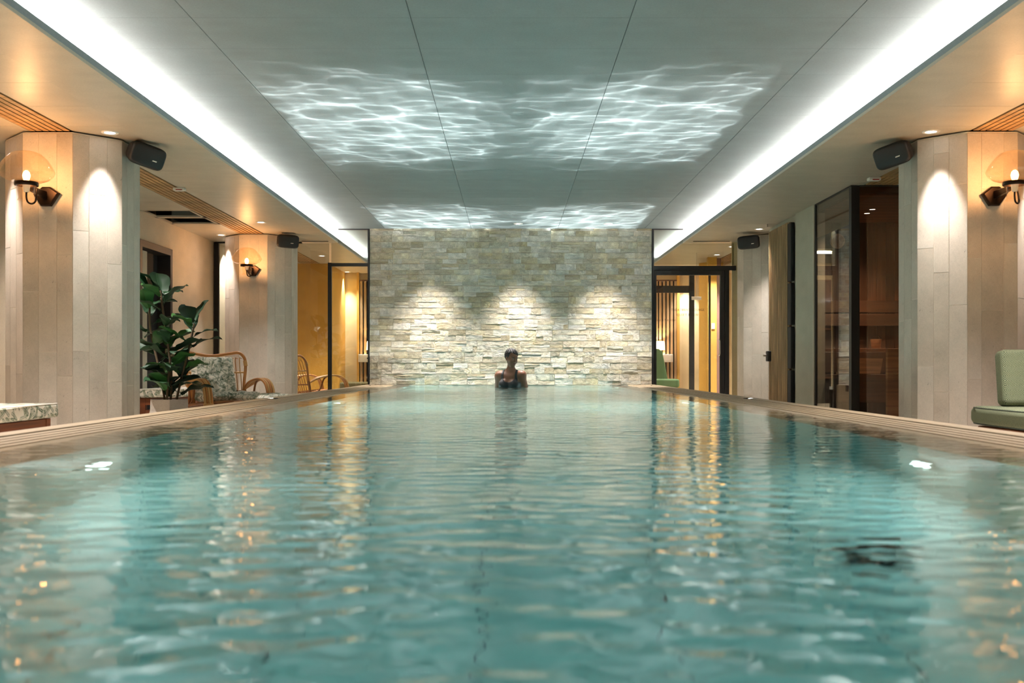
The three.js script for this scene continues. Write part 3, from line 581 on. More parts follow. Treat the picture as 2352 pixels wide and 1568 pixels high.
// ---------------------------------------------------------------- glazed partition beside the stone wall
{
  const t = thing('window_1', 'black framed glass partition behind the wicker chairs', 'glass partition', [0, 0, ZW], 0, undefined, 'structure');
  part('pane', span(-4.1, -2.52, DECK, HS - 0.02, -0.03, -0.022), M.glassGrey, t);
  part('pane', span(-2.49, -1.975, DECK, EYE + 1.385, -0.03, -0.022), M.glassGrey, t);
  part('pane', span(-2.49, -1.975, EYE + 1.415, HC - 0.01, -0.03, -0.022), M.glassGrey, t);
  part('frame_post', span(-4.115, -4.05, DECK, HS - 0.005, -0.05, 0.0), M.black, t);
  part('frame_post', span(-2.535, -2.485, DECK, EYE + 1.43, -0.05, 0.0), M.black, t);
  part('frame_post', span(-1.978, -1.957, DECK, HC - 0.005, -0.05, 0.03), M.black, t);
  part('frame_head', span(-2.49, -1.975, EYE + 1.38, EYE + 1.425, -0.05, 0.0), M.black, t);
  part('frame_head', span(-2.39, -1.975, HC - 0.016, HC, -0.04, 0.0), M.black, t);
  part('frame_head', span(-4.1, -2.9, HS - 0.022, HS - 0.002, -0.05, 0.0), M.black, t);
  const u = thing('window_2', 'fixed glass above and beside the black lounge door', 'glass partition', [0, 0, ZW], 0, undefined, 'structure');
  part('pane', span(1.975, 3.1, EYE + 1.4, HS - 0.02, -0.03, -0.022), M.glassGrey, u);
  part('pane', span(1.975, 2.39, HS - 0.02, HC - 0.015, -0.03, -0.022), M.glassGrey, u);
  part('frame_post', span(1.957, 1.982, DECK, HC - 0.005, -0.05, 0.03), M.black, u);
  part('frame_head', span(1.975, 3.12, EYE + 1.325, EYE + 1.385, -0.05, 0.02), M.black, u);
  part('frame_head', span(1.975, 2.39, HC - 0.016, HC, -0.04, 0.0), M.black, u);
  part('frame_post', span(2.965, 3.025, DECK, EYE + 1.33, -0.05, 0.02), M.black, u);
  const d = thing('door_2', 'black framed glass door lettered for the treatment lounge', 'glass door', [0, 0, ZW], 0, undefined, 'structure');
  const a = 1.985, b = 2.962, top = EYE + 1.322;
  part('stile', span(a, a + 0.035, DECK + 0.01, top, -0.045, 0.01, 0.003), M.black, d);
  part('stile', span(b - 0.06, b, DECK + 0.01, top, -0.045, 0.01, 0.003), M.black, d);
  part('rail', span(a + 0.035, b - 0.06, top - 0.065, top, -0.045, 0.01, 0.003), M.black, d);
  part('rail', span(a + 0.035, b - 0.06, DECK + 0.01, DECK + 0.1, -0.045, 0.01, 0.003), M.black, d);
  part('pane', span(a + 0.03, b - 0.055, DECK + 0.09, top - 0.06, -0.022, -0.014), M.glass, d);
  const h = part('handle', [tube([[2.885, EYE + 0.145, 0.01], [2.885, EYE + 0.155, 0.05], [2.885, EYE + 0.17, 0.06], [2.885, EYE + 0.25, 0.06], [2.885, EYE + 0.335, 0.06], [2.885, EYE + 0.35, 0.05], [2.885, EYE + 0.36, 0.01]], 0.011, 30, 10)], M.steel, d);
  const font = await new FontLoader().loadAsync('fonts/droid/droid_sans_regular.typeface.json');
  const write = (s, cx, y, size, mat, z, parent, track = 0.3) => {
    let x = 0; const gs = [];
    for (const ch of s) { if (ch === ' ') { x += size * 0.6; continue; } const g = new TextGeometry(ch, { font, size, depth: 0.001, curveSegments: 4, bevelEnabled: false }); g.computeBoundingBox(); g.translate(x - g.boundingBox.min.x, 0, 0); x += g.boundingBox.max.x - g.boundingBox.min.x + size * track; gs.push(g); }
    const g = merge(gs); g.translate(cx - x / 2, y, z); part('lettering', g, mat, parent);
  };
  const ink = std(0x191410, 0.7);
  write('TREATMENT LOUNGE', (1581.5 - 1173) / 166, EYE + (840 - 713.5) / 166, 0.031, ink, -0.0125, d, 0.27);
  write('QUIET ROOM', (1581 - 1173) / 166, EYE + (840 - 725) / 166, 0.031, ink, -0.0125, d, 0.3);
  // the inner quiet-room door frame, deeper in the lounge
  const q = thing('door_3', 'inner black door frame to the quiet room', 'door', [0, 0, -15.3], 0, undefined, 'structure'), X = (px) => (px - 1173) * 15.3 / FPX, Y = (py) => EYE + (840 - py) * 15.3 / FPX;
  part('frame_post', span(X(1584), X(1595), DECK, EYE + 1.41, -0.06, 0), M.black, q);
  part('frame_post', span(X(1628), X(1632.5), DECK, EYE + 1.41, -0.03, 0), M.black, q);
  part('frame_head', span(1.7, X(1660), EYE + 1.41, EYE + 1.44, -0.06, 0), M.black, q);
  part('door_head', span(1.7, X(1584), Y(672), Y(656), -0.05, 0), M.darkFrame, q);
  part('pane', span(1.7, X(1584), DECK, Y(672), -0.03, -0.024), M.glass, q);
  write('QUIET ROOM', X(1531.5), Y(737), 0.028, std(0x3a2a18, 0.7), -0.02, q, 0.36);
  const e = thing('exit_sign', 'pale plate sign hanging behind the lounge door glass', 'sign', [X(1595.5), Y(690), -15.15]);
  part('sign_plate', box(0.15, 0.05, 0.012, 0, 0.025, 0, 0.003), M.white, e); part('hanger', rod([0, 0.05, 0], [0, HS - Y(690), 0], 0.004, 6), M.steel, e);
}
// the lounge behind the partition
{
  const z1 = -18.42;
  const t = thing('wall_lounge', 'yellow plastered walls of the lounge behind the glass', 'wall', [0, 0, 0], 0, undefined, 'structure');
  part('wall_panel', span(XL, -3.06, DECK, HS, -16.74, -16.9), M.orange, t);
  part('wall_panel', span(-3.2, -3.06, DECK, HS, -16.9, z1), M.yellow, t);
  part('wall_panel', span(-3.3, XR, DECK, HS + 0.2, z1, z1 - 0.2), M.yellowPale, t);
  part('pilaster', span(-3.2, -3.155, DECK, HS, z1, z1 + 0.14), M.orange, t);
  part('pilaster', span(-2.83, -2.79, DECK, HS, z1, z1 + 0.1), M.yellow, t);
  part('pilaster', span(3.06, 3.11, DECK, HS, z1, z1 + 0.1), M.yellow, t);
  part('pilaster', span(3.36, 3.46, DECK, HS, -17.2, -17.6), M.orange, t);
  part('pilaster', new THREE.CylinderGeometry(0.2, 0.2, HS - DECK, 24).translate(3.36, (HS + DECK) / 2, -16.7), M.yellow, t);
  part('wall_panel', span(3.28, 3.36, DECK, HS, -15.9, -16.0), M.mauve, t);
  part('wall_panel', span(3.12, 3.26, DECK, HS, -15.75, -15.85), M.yellow, t);
  part('wall_panel', span(3.08, 3.4, DECK, HS, -13.86, -13.9), M.yellowPale, t);
  part('switch_plate', box(0.05, 0.09, 0.01, 3.2, 0.9, -15.745), M.white, t);
  part('black_panel', span(-4.0, -3.72, DECK, 0.12, -16.73, -16.735), M.black, t);  // flat black panel set on the wall face
  part('wall_panel', span(-1.955, 1.955, DECK, HC + 0.02, ZW - 0.25, ZW - 0.3), M.yellowPale, t);
  // slatted screen at the back, each batten a part
  const s = thing('slat_screen', 'oak slat screen on the lounge back wall', 'slat screen', [0, 0, z1 + 0.06], 0);
  part('backing', span(-2.78, 3.05, DECK, EYE + 1.58, -0.05, -0.03), M.blackMatt, s);
  const g = span(-0.021, 0.021, DECK, EYE + 1.56, 0, 0.03);
  for (let x = -2.75; x < 3.04; x += 0.0697) if (Math.abs(x) > 1.85) part('slat', g, M.slatWoodV, s).position.x = x;
  for (const y of [0.05, 0.95]) part('rail', span(-2.78, 3.05, y - 0.015, y + 0.015, -0.028, 0), M.slatWoodVDark, s);
  part('top_rail', span(-2.79, 3.06, EYE + 1.56, EYE + 1.585, -0.05, 0.035), M.slatWoodVDark, s);
  for (const [x, n] of [[-2.52, 'rattan chair'], [2.70, 'green lounge chair']]) {
    const k = thing('wall_shelf', `white wall shelf with a drawer on the slat screen near the ${n}`, 'shelf', [x, EYE + 0.17, z1 + 0.09]);
    part('shelf_box', box(0.5, 0.14, 0.24, 0, -0.03, 0.12, 0.006), M.white, k); part('drawer_front', box(0.44, 0.1, 0.012, 0, -0.03, 0.243, 0.003), M.white, k); part('knob', new THREE.SphereGeometry(0.012, 12, 8).translate(-0.08, -0.03, 0.255), M.bronze, k);
    const l = thing('table_lamp', `small lit table lamp with a pale shade above the ${n}`, 'table lamp', [x, EYE + 0.21, z1 + 0.225]);
    part('base', lathe([[0, 0], [0.05, 0], [0.05, 0.01], [0.012, 0.02], [0.01, 0.09], [0, 0.09]], 20), M.bronze, l);
    part('lamp_shade', lathe([[0.11, 0.08], [0.115, 0.08], [0.105, 0.24], [0.1, 0.24]], 28), phys(0xfff0d8, 1, { transmission: 0.5, thickness: 0 }), l);
    part('bulb', new THREE.SphereGeometry(0.03, 14, 10).translate(0, 0.15, 0), M.bulbGlow, l);
    point(l, 0, 0.15, 0, 2.2, 0xffdcae, 1.2);
  }
  // low dark bench along the lounge
  const b = thing('lounge_bench', 'low olive upholstered bench in the lounge behind the rattan chair', 'bench', [-2.3, DECK, -16.1]);
  part('seat_pad', box(0.85, 0.14, 0.5, 0, 0.36, 0, 0.03), M.olive, b); part('plinth', box(0.8, 0.29, 0.45, 0, 0.145, 0), M.darkFrame, b);
  const c = thing('lounge_chair', 'plain green upholstered chair behind the lounge door', 'chair', [2.36, DECK, -15.75], 0);
  part('seat', box(0.5, 0.13, 0.5, 0.02, 0.42, 0, 0.03), M.greenPlain, c);
  part('backrest', new THREE.ExtrudeGeometry(new THREE.Shape([[-0.25, 0], [0.13, 0], [0.05, 0.42], [0.0, 0.46], [-0.25, 0.46]].map((q) => new THREE.Vector2(...q))), { depth: 0.09, bevelEnabled: true, bevelSize: 0.015, bevelThickness: 0.015, bevelSegments: 3 }).translate(0, 0.49, -0.24), M.greenPlain, c);
  part('base', box(0.44, 0.3, 0.42, 0.02, 0.2, 0), M.teak, c);
  for (const [x, z] of [[-0.17, 0.18], [0.21, 0.18], [-0.17, -0.18], [0.21, -0.18]]) part('leg', box(0.04, 0.06, 0.04, x, 0.03, z), M.teak, c);
  // unseen panel added to light the lounge and its slat screen
  const f = thing('added_lounge_light', 'added unseen light panel inside the lounge above the slat screen', 'ceiling light', [0, HC - 0.018, -16.4]);
  part('panel_frame', box(3.3, 0.02, 0.5, 0, 0.008, 0), M.white, f); part('light_panel', box(3.2, 0.004, 0.4, 0, -0.004, 0), M.shadeGlow, f);
  area(f, 3.2, 0.4, [0, -0.012, 0], [0, HC - 2, -16.4], 30, 0xfff0d8);
}
// ---------------------------------------------------------------- sauna and timber door on the other side
{
  const xg = 3.25, zf = -9.48, zb = -11.36, xr = 4.55;
  const st = (n, l) => thing(n, l, 'wall', [0, 0, 0], 0, undefined, 'structure'), w = st('wall_sauna_outer', 'pale grey wall between the sauna glass and timber slat door'), wb = st('wall_sauna_back', 'dark upright timber planks behind the sauna benches'), ws = st('wall_sauna_side', 'dark upright timber planks on the sauna side wall'), wc = st('ceiling_sauna', 'dark timber plank ceiling of the sauna'), wr = st('wall_sauna_rear', 'plaster wall between the sauna and the far column'), wf = st('floor_sauna', 'timber floor of the sauna');
  part('wall_panel', span(xg - 0.02, xg + 0.1, DECK, HS, -10.63, -11.3), M.plasterGrey, w);
  part('wall_end', span(xg - 0.022, xg + 0.1, DECK, HS, -10.61, -10.632), M.ceilingSide, w);
  part('wall_panel', span(xg + 0.1, XR, DECK, HS, zb - 0.02, -12.5), M.plasterGrey, wr);
  part('wall_panel', span(xg, xg + 0.1, DECK, HS, -11.3, -12.5), M.plasterGrey, wr);
  for (let x = xg + 0.105, k = 0; x < xr; x += 0.102, k++) part('plank', span(x, x + 0.099, DECK, HS - 0.09, zb, zb + 0.018, 0.003, k * 0.13, k * 0.3), k % 3 ? M.saunaWood : M.saunaWood2, wb);
  for (let z = zb + 0.02, k = 0; z < zf - 0.03; z += 0.102, k++) part('plank', span(xr - 0.02, xr, DECK, HS - 0.09, z, z + 0.099, 0.003, k * 0.2), k % 2 ? M.saunaWood : M.saunaWood2, ws);
  for (let z = zb, k = 0; z < zf - 0.05; z += 0.102, k++) part('ceiling_plank', span(xg + 0.03, xr, HS - 0.09, HS - 0.07, z, z + 0.098, 0.003, k * 0.3, k * 0.11), k % 2 ? M.saunaWoodH : M.saunaWoodH2, wc);
  part('ceiling_back', span(xg + 0.03, xr, HS - 0.068, HS - 0.002, zb, zf - 0.03), M.saunaWoodH2, wc);
  part('sauna_floor', span(xg, xr, DECK, DECK + 0.02, zb, zf), M.saunaWoodH2, wf);
  const g = thing('window_3', 'tinted sauna glass front with black corner post', 'glass partition', [0, 0, 0], 0, undefined, 'structure');
  part('pane', span(xg + 0.07, xr + 0.04, DECK + 0.02, HS - 0.012, zf + 0.004, zf - 0.004), M.glassBrown, g);
  part('pane', span(xg - 0.004, xg + 0.004, DECK + 0.02, HS - 0.012, zf - 0.06, -10.6), M.glassGrey, g);
  part('corner_post', span(xg - 0.008, xg + 0.07, DECK, HS - 0.004, zf + 0.006, zf - 0.06), M.black, g);
  part('frame_post', span(xg - 0.012, xg + 0.012, DECK, HS - 0.004, -10.58, -10.608), M.black, g);
  part('frame_head', span(xg - 0.012, xg + 0.012, HS - 0.014, HS - 0.002, zf, -10.6), M.black, g);
  part('frame_head', span(xg + 0.07, xr + 0.04, HS - 0.014, HS - 0.002, zf + 0.012, zf - 0.012), M.black, g);
  // benches
  const b = thing('sauna_bench', 'dark upper sauna bench with backrest boards', 'bench', [3.94, DECK, -11.0]);
  part('seat_board', box(1.15, 0.04, 0.5, 0, 0.86, 0.0, 0.004), M.saunaWoodH, b);
  part('front_board', box(1.15, 0.22, 0.03, 0, 0.73, 0.24, 0.004), M.saunaWoodH2, b);
  for (const [y, k] of [[1.36, 0], [1.21, 1]]) part('backrest_board', box(1.15, 0.135, 0.03, 0, y, -0.24, 0.004, k * 0.4), M.saunaWoodH2, b);
  for (const x of [-0.5, 0.5]) part('backrest_batten', box(0.05, 0.5, 0.03, x, 1.12, -0.275), M.saunaWoodH2, b);
  for (const x of [-0.5, 0.5]) part('leg', box(0.05, 0.84, 0.4, x, 0.42, 0.0), M.saunaWood2, b);
  const c = thing('sauna_step_bench', 'reddish lower sauna bench in front of the upper bench', 'bench', [3.94, DECK, -10.45]);
  part('seat_board', box(1.15, 0.04, 0.46, 0, 0.58, 0, 0.004), M.saunaWoodH, c); part('front_board', box(1.15, 0.25, 0.03, 0, 0.44, 0.215, 0.004), M.saunaWoodH, c);
  part('lower_board', box(1.15, 0.14, 0.03, 0, 0.08, 0.215, 0.004), M.saunaWoodH, c);
  for (const x of [-0.5, 0.5]) part('leg', box(0.05, 0.56, 0.4, x, 0.28, -0.02), M.saunaWood2, c);
  const h = thing('sauna_headrest', 'pale slanted timber headrest on the lower sauna bench', 'headrest', [3.55, DECK + 0.6, -10.38]);
  part('board', new THREE.ExtrudeGeometry(new THREE.Shape([[-0.22, 0.0], [0.21, 0.0], [0.25, 0.16], [-0.22, 0.16]].map((q) => new THREE.Vector2(...q))), { depth: 0.03, bevelEnabled: false }).rotateX(-0.2).translate(0.03, 0.005, 0.14), M.saunaPale, h);
  part('prop', box(0.3, 0.03, 0.16, 0, 0.015, 0.06), M.saunaPale, h);
  const p = thing('sauna_guard_post', 'upright timber guard panel standing behind the sauna glass', 'guard', [3.75, DECK, -9.72]);
  part('panel', box(0.16, 0.86, 0.05, 0, 0.43, 0, 0.005), M.saunaPale, p); part('side_knob', box(0.05, 0.03, 0.08, 0.0, 0.62, 0.06, 0.006), M.saunaPale, p);
  const k = thing('sauna_pail', 'small wooden sauna pail on the upper bench', 'pail', [3.98, DECK + 0.882, -10.85]);
  part('pail_body', lathe([[0, 0], [0.05, 0], [0.06, 0.1], [0.055, 0.1], [0.046, 0.01], [0, 0.01]], 18), M.saunaPale, k); part('pail_handle', tube([[-0.058, 0.09, 0], [-0.04, 0.13, 0], [0, 0.145, 0], [0.04, 0.13, 0], [0.058, 0.09, 0]], 0.004, 16, 6), M.bronze, k);
  const r = thing('sauna_vent', 'round vent disc on the sauna plank wall', 'vent', [3.72, EYE + 1.42, zb + 0.02]);
  part('ring', new THREE.TorusGeometry(0.075, 0.012, 10, 28).translate(0, 0, 0.008), M.saunaPale, r); part('disc', new THREE.CylinderGeometry(0.066, 0.066, 0.012, 28).rotateX(Math.PI / 2).translate(0, 0, 0.006), M.saunaPale, r);
  for (const [x, z] of [[3.76, -10.35], [3.8, -10.62]]) {
    const d = thing('sauna_downlight', z > -10.5 ? 'small sauna ceiling light over the lower bench' : 'small sauna ceiling light over the upper bench', 'downlight', [x, HS - 0.09, z]);
    part('trim_ring', lathe([[0.045, 0], [0.045, -0.005], [0.03, -0.006], [0.03, 0]], 20), M.bronze, d); part('lamp_disc', new THREE.CylinderGeometry(0.03, 0.03, 0.002, 16).translate(0, -0.003, 0), M.spotGlow, d);
    spot(d, 0, -0.012, 0, -0.1, -1, -0.15, 8, 1.0, 1, 0xffe0c4, 1);
  }
  const e = thing('sauna_light_strip', 'warm light strip behind the sauna backrest', 'light strip', [3.94, DECK + 1.38, -11.31]);
  part('strip', box(1.1, 0.01, 0.012, 0, 0, 0), M.warmStrip, e); area(e, 0.014, 1.1, [0, 0.01, 0], [3.9, 5, -11.33], 5, 0xffa35c); e.children[1].rotation.z += Math.PI / 2;

  // slatted timber door leaf along the same wall, with its lock and dark edge
  const t = thing('timber_door', 'timber slat door leaf with a black lever beside the far column', 'door', [xg - 0.005, 0, 0]);
  const y1 = HS - 0.06;
  part('door_back', span(-0.014, 0.0, DECK + 0.02, y1, -11.5, -12.36), M.slatWoodVDark, t);
  for (let i = 0, z = -11.51; z > -12.34; z -= i % 2 ? 0.024 : 0.036, i++) part('slat', span(-0.014, i % 2 ? -0.045 : -0.024, DECK + 0.02, y1, z, z - (i % 2 ? 0.017 : 0.026), 0.002, i * 0.21), i % 2 ? M.slatWoodV : M.slatWoodVMid, t);  // pale slats between browner ones imitate the lit sides of the slats
  for (const [a, b] of [[y1 - 0.02, 1.24], [1.22, 0.74], [0.72, 0.24], [0.22, DECK + 0.02]]) part('edge_seal', span(-0.05, -0.005, b, a, -11.36, -11.5, 0.01), M.blackMatt, t);
  const lk = part('lock_case', box(0.05, 0.13, 0.09, -0.06, EYE + 0.12, -12.3, 0.012), M.black, t); part('lever', box(0.035, 0.03, 0.05, -0.1, EYE + 0.13, -12.33, 0.006), M.steel, lk);
}

// ---------------------------------------------------------------- fabrics
function leafPrint() {
  const c = document.createElement('canvas'); c.width = c.height = 1024; const x = c.getContext('2d');
  x.fillStyle = '#dcd5c6'; x.fillRect(0, 0, 1024, 1024); seed = 555;
  const blade = (px, py, a, len, w, col) => { x.fillStyle = col; x.beginPath(); x.moveTo(px, py); const ex = px + Math.cos(a) * len, ey = py + Math.sin(a) * len, nx = -Math.sin(a) * w, ny = Math.cos(a) * w, mx = px + Math.cos(a) * len * 0.45, my = py + Math.sin(a) * len * 0.45; x.quadraticCurveTo(mx + nx, my + ny, ex, ey); x.quadraticCurveTo(mx - nx, my - ny, px, py); x.fill(); };
  const cols = ['#3f5a3e', '#54664d', '#2f4a35', '#7d8468', '#4d5a4a'];
  for (let i = 0; i < 190; i++) {
    const px = rnd() * 1024, py = rnd() * 1024, a0 = rr(0, 6.28), bend = rr(-0.9, 0.9), n = 9 + Math.floor(rnd() * 6), col = cols[Math.floor(rnd() * 5)], step = rr(13, 19);
    for (const ox of [-1024, 0, 1024]) for (const oy of [-1024, 0, 1024]) {
      let qx = px + ox, qy = py + oy, a = a0; if (qx < -300 || qx > 1324 || qy < -300 || qy > 1324) continue;
      x.strokeStyle = col; x.lineWidth = 3; x.beginPath(); x.moveTo(qx, qy);
      for (let k = 0; k < n; k++) { a += bend / n; qx += Math.cos(a) * step; qy += Math.sin(a) * step; x.lineTo(qx, qy); const l = 40 * (1 - k / n * 0.5), w = 6.5; if (k > 1) { blade(qx, qy, a + 0.75, l, w, col); blade(qx, qy, a - 0.75, l, w, col); } }
      x.stroke(); blade(qx, qy, a, 36, 7, col);
    }
  }
  const t = new THREE.CanvasTexture(c); t.colorSpace = THREE.SRGBColorSpace; t.wrapS = t.wrapT = THREE.RepeatWrapping; t.repeat.set(3.0, 3.0); return t;
}
const weaveBump = tex(128, (u, v) => 0.5 + 0.25 * Math.sin(u * 128 * Math.PI / 2) * Math.sin(v * 128 * Math.PI / 2), false, 12);
M.leafFabric = std(0xffffff, 0.9, { map: leafPrint(), bumpMap: weaveBump, bumpScale: 0.0004 });
const herring = tex(256, (u, v) => {
  const band = Math.floor(v * 4), f = v * 4 - band, s = band % 2 ? f : 1 - f, k = (((u * 12 + s * 2.6) % 1) + 1) % 1, n = 0.1 * (N(u, v, 128, 128) - 0.5);
  return k < 0.52 ? [0.54 + n, 0.56 + n, 0.44 + n] : [0.21 + n, 0.26 + n, 0.20 + n];
}, true, 8.0);
M.leafFabricLarge = std(0xffffff, 0.9, { map: (() => { const q = M.leafFabric.map.clone(); q.repeat.set(1.7, 1.7); q.needsUpdate = true; return q; })(), bumpMap: weaveBump, bumpScale: 0.0004 });
M.herring = std(0xffffff, 0.92, { map: herring, bumpMap: weaveBump, bumpScale: 0.0003 });
M.piping = std(0x2b3327, 0.9);

// ---------------------------------------------------------------- daybed with leaf print cushion, green sofa
function daybed(at, w, d, label, turn = 0) {
  const t = thing('daybed', label, 'daybed', at, turn, 'leaf print daybeds');
  const p = part('cushion', boxUV(new RoundedBoxGeometry(w, 0.095, d, 5, 0.022).translate(0, 0.392, 0)), M.leafFabricLarge, t);
  part('piping', tube([[-w / 2 + 0.02, 0.437, d / 2 - 0.006], [w / 2 - 0.02, 0.437, d / 2 - 0.006], [w / 2 - 0.006, 0.437, d / 2 - 0.02], [w / 2 - 0.006, 0.437, -d / 2 + 0.02]], 0.004, 60, 6), M.white, p);
  const bw = w - 0.1, bd = d - 0.16;
  for (const y of [0.3, 0.17]) { part('side_rail', box(0.03, 0.075, bd, bw / 2, y, 0, 0.003), M.teak, t); part('side_rail', box(0.03, 0.075, bd, -bw / 2, y, 0, 0.003), M.teak, t); part('end_rail', box(bw, 0.075, 0.03, 0, y, bd / 2, 0.003), M.teak, t); part('end_rail', box(bw, 0.075, 0.03, 0, y, -bd / 2, 0.003), M.teak, t); }
  for (const sx of [-1, 1]) for (const sz of [-1, 1]) part('leg', box(0.06, 0.34, 0.06, sx * (bw / 2 - 0.01), 0.17, sz * (bd / 2 - 0.01), 0.004), M.teak, t);
  part('slatted_base', box(bw, 0.02, bd, 0, 0.33, 0), M.teak, t);
  return t;
}
daybed([-3.46, DECK, -5.72], 0.8, 2.06, 'leaf-print daybed in front of the column with the globe lamp');
daybed([-3.86, DECK, -11.35], 0.45, 1.05, 'leaf-print bench behind the potted fig');
{
  const t = thing('sofa', 'green herringbone sofa with timber plinth beneath the globe lamp', 'sofa', [3.66, DECK, -6.17]);
  const seat = part('seat_cushion', boxUV(new RoundedBoxGeometry(1.12, 0.125, 1.14, 6, 0.045).translate(0, 0.36, 0)), M.herring, t);
  const bk = part('back_cushion', boxUV(new RoundedBoxGeometry(0.94, 0.375, 0.13, 6, 0.04).rotateX(-0.12).translate(0.06, 0.61, -0.46)), M.herring, t);
  const e = (y, r) => [[-0.56 + r, y, 0.57 - 0.012], [-0.56 + 0.012, y, 0.57 - r], [-0.56 + 0.012, y, -0.57 + r], [-0.56 + r, y, -0.57 + 0.012]];
  part('piping', tube(e(0.412, 0.05), 0.0045, 60, 6), M.piping, seat); part('piping', tube(e(0.308, 0.05), 0.0045, 60, 6), M.piping, seat);
  part('plinth', box(1.04, 0.28, 1.06, 0, 0.15, 0, 0.01), M.teak, t);
  part('back_panel', box(0.78, 0.34, 0.03, 0.06, 0.59, -0.545), M.teak, t);
}

// ---------------------------------------------------------------- wicker armchair, footstool
function tufted(w, h, d, nx, ny, rows) {      // a padded cushion with stitched-down buttons; flat side down, front at +y
  const p = [], uv = [], id = [], b = rows;
  const sx = 28, sy = 24, at = (i, j, top) => {
    const u = i / sx, v = j / sy, ex = Math.pow(Math.max(0, 1 - Math.pow(Math.abs(2 * u - 1), 5)), 0.5), ey = Math.pow(Math.max(0, 1 - Math.pow(Math.abs(2 * v - 1), 5)), 0.5);
    let t = d * 0.5 * ex * ey; if (top) for (const [bu, bv] of b) t -= d * 0.42 * Math.exp(-((u - bu) ** 2 * w * w + (v - bv) ** 2 * h * h) / 0.0016);
    if (top) t += 0.006 * Math.sin(u * 21 + v * 9) * ex * ey;
    return [(u - 0.5) * w, top ? t : -t, (v - 0.5) * h];
  };
  for (const top of [true, false]) { const f = p.length / 3; for (let j = 0; j <= sy; j++) for (let i = 0; i <= sx; i++) { const q = at(i, j, top); p.push(...q); uv.push(q[0], q[2]); }
    for (let j = 0; j < sy; j++) for (let i = 0; i < sx; i++) { const a = f + j * (sx + 1) + i, c = a + sx + 1; top ? id.push(a, c, a + 1, a + 1, c, c + 1) : id.push(a, a + 1, c, a + 1, c + 1, c); } }
  const g = new THREE.BufferGeometry(); g.setAttribute('position', new THREE.Float32BufferAttribute(p, 3)); g.setAttribute('uv', new THREE.Float32BufferAttribute(uv, 2)); g.setIndex(id); g.computeVertexNormals(); return g;
}
function wickerChair(at, turn, label, cushions, group) {
  const t = thing('wicker_armchair', label, 'armchair', at, turn, group);
  const R = M.rattan, W = 0.33;
  // back hoop, leaning backwards (local +z is the front)
  const bz = (y) => -0.22 - (y - 0.3) * 0.36, hoop = [];
  for (const [x, y] of [[-0.27, 0.28], [-0.3, 0.5], [-0.335, 0.68], [-0.335, 0.78], [-0.29, 0.835], [-0.2, 0.825], [0, 0.80], [0.2, 0.825], [0.29, 0.835], [0.335, 0.78], [0.335, 0.68], [0.3, 0.5], [0.27, 0.28]]) hoop.push([x, y, bz(y) + 0.09 * (x * x) / 0.11]);
  part('back_hoop', tube(hoop, 0.017, 90, 8), R, t);
  part('back_rail', tube([[-0.325, 0.62, bz(0.62) + 0.08], [0, 0.615, bz(0.62)], [0.325, 0.62, bz(0.62) + 0.08]], 0.01, 24, 6), M.rattanPale, t);
  part('back_rail', tube([[-0.29, 0.42, bz(0.42) + 0.06], [0, 0.415, bz(0.42)], [0.29, 0.42, bz(0.42) + 0.06]], 0.01, 24, 6), M.rattanDark, t);
  for (let i = -7; i <= 7; i++) { const x = i * 0.041, c = 0.09 * x * x / 0.11; part('spindle', tube([[x * 0.9, 0.3, bz(0.3) + c * 0.8], [x * 0.96, 0.55, bz(0.55) + c], [x, 0.76, bz(0.76) + c], [x + 0.012, 0.79, bz(0.79) + c], [x + 0.028, 0.77, bz(0.77) + c]], 0.0052, 14, 5), i % 2 ? M.rattanPale : R, t); }
  for (const s of [-1, 1]) part('binding', [rod([s * 0.336, 0.69, bz(0.69) + 0.1], [s * 0.335, 0.745, bz(0.745) + 0.1], 0.0215, 10)], M.rattanPale, t);
  // arms: four parallel canes sweeping forward and down to the feet
  for (const s of [-1, 1]) for (let k = 0; k < 4; k++) {
    const x = s * (W - 0.032 + k * 0.024);
    part('arm_cane', tube([[s * 0.3, 0.44, bz(0.44) + 0.07], [x, 0.50, -0.12], [x, 0.545, 0.08], [x, 0.545, 0.26], [x, 0.49, 0.38], [x, 0.36, 0.44], [x, 0.16, 0.455], [x, 0.0, 0.455]], 0.0125, 44, 7), k % 2 ? M.rattanPale : R, t);
  }
  for (const s of [-1, 1]) { part('arm_binding', box(0.105, 0.028, 0.034, s * (W + 0.004), 0.3, 0.447, 0.008), M.rattanPale, t); part('rear_leg', tube([[s * 0.3, 0.47, bz(0.47) + 0.07], [s * 0.31, 0.32, -0.2], [s * 0.33, 0.15, -0.33], [s * 0.34, 0, -0.4]], 0.017, 20, 8), M.rattanDark, t);
    part('side_brace', tube([[s * 0.34, 0.02, -0.39], [s * 0.33, 0.2, -0.24], [s * 0.325, 0.36, -0.03], [s * W, 0.5, 0.03], [s * W, 0.545, 0.1]], 0.012, 24, 7), M.rattanDark, t); }
  part('seat_frame', tube([[-0.29, 0.27, -0.24], [0.29, 0.27, -0.24], [0.31, 0.3, 0.1], [0.3, 0.32, 0.4], [-0.3, 0.32, 0.4], [-0.31, 0.3, 0.1]], 0.016, 90, 8, true), M.rattanDark, t);
  for (let i = -6; i <= 6; i++) part('seat_cane', tube([[i * 0.043, 0.27, -0.24], [i * 0.043, 0.282, 0.1], [i * 0.043, 0.325, 0.4], [i * 0.043, 0.3, 0.425], [i * 0.043, 0.2, 0.43]], 0.0065, 16, 5), i % 2 ? R : M.rattanDark, t);
  part('front_rail', rod([-0.31, 0.2, 0.43], [0.31, 0.2, 0.43], 0.01), R, t);
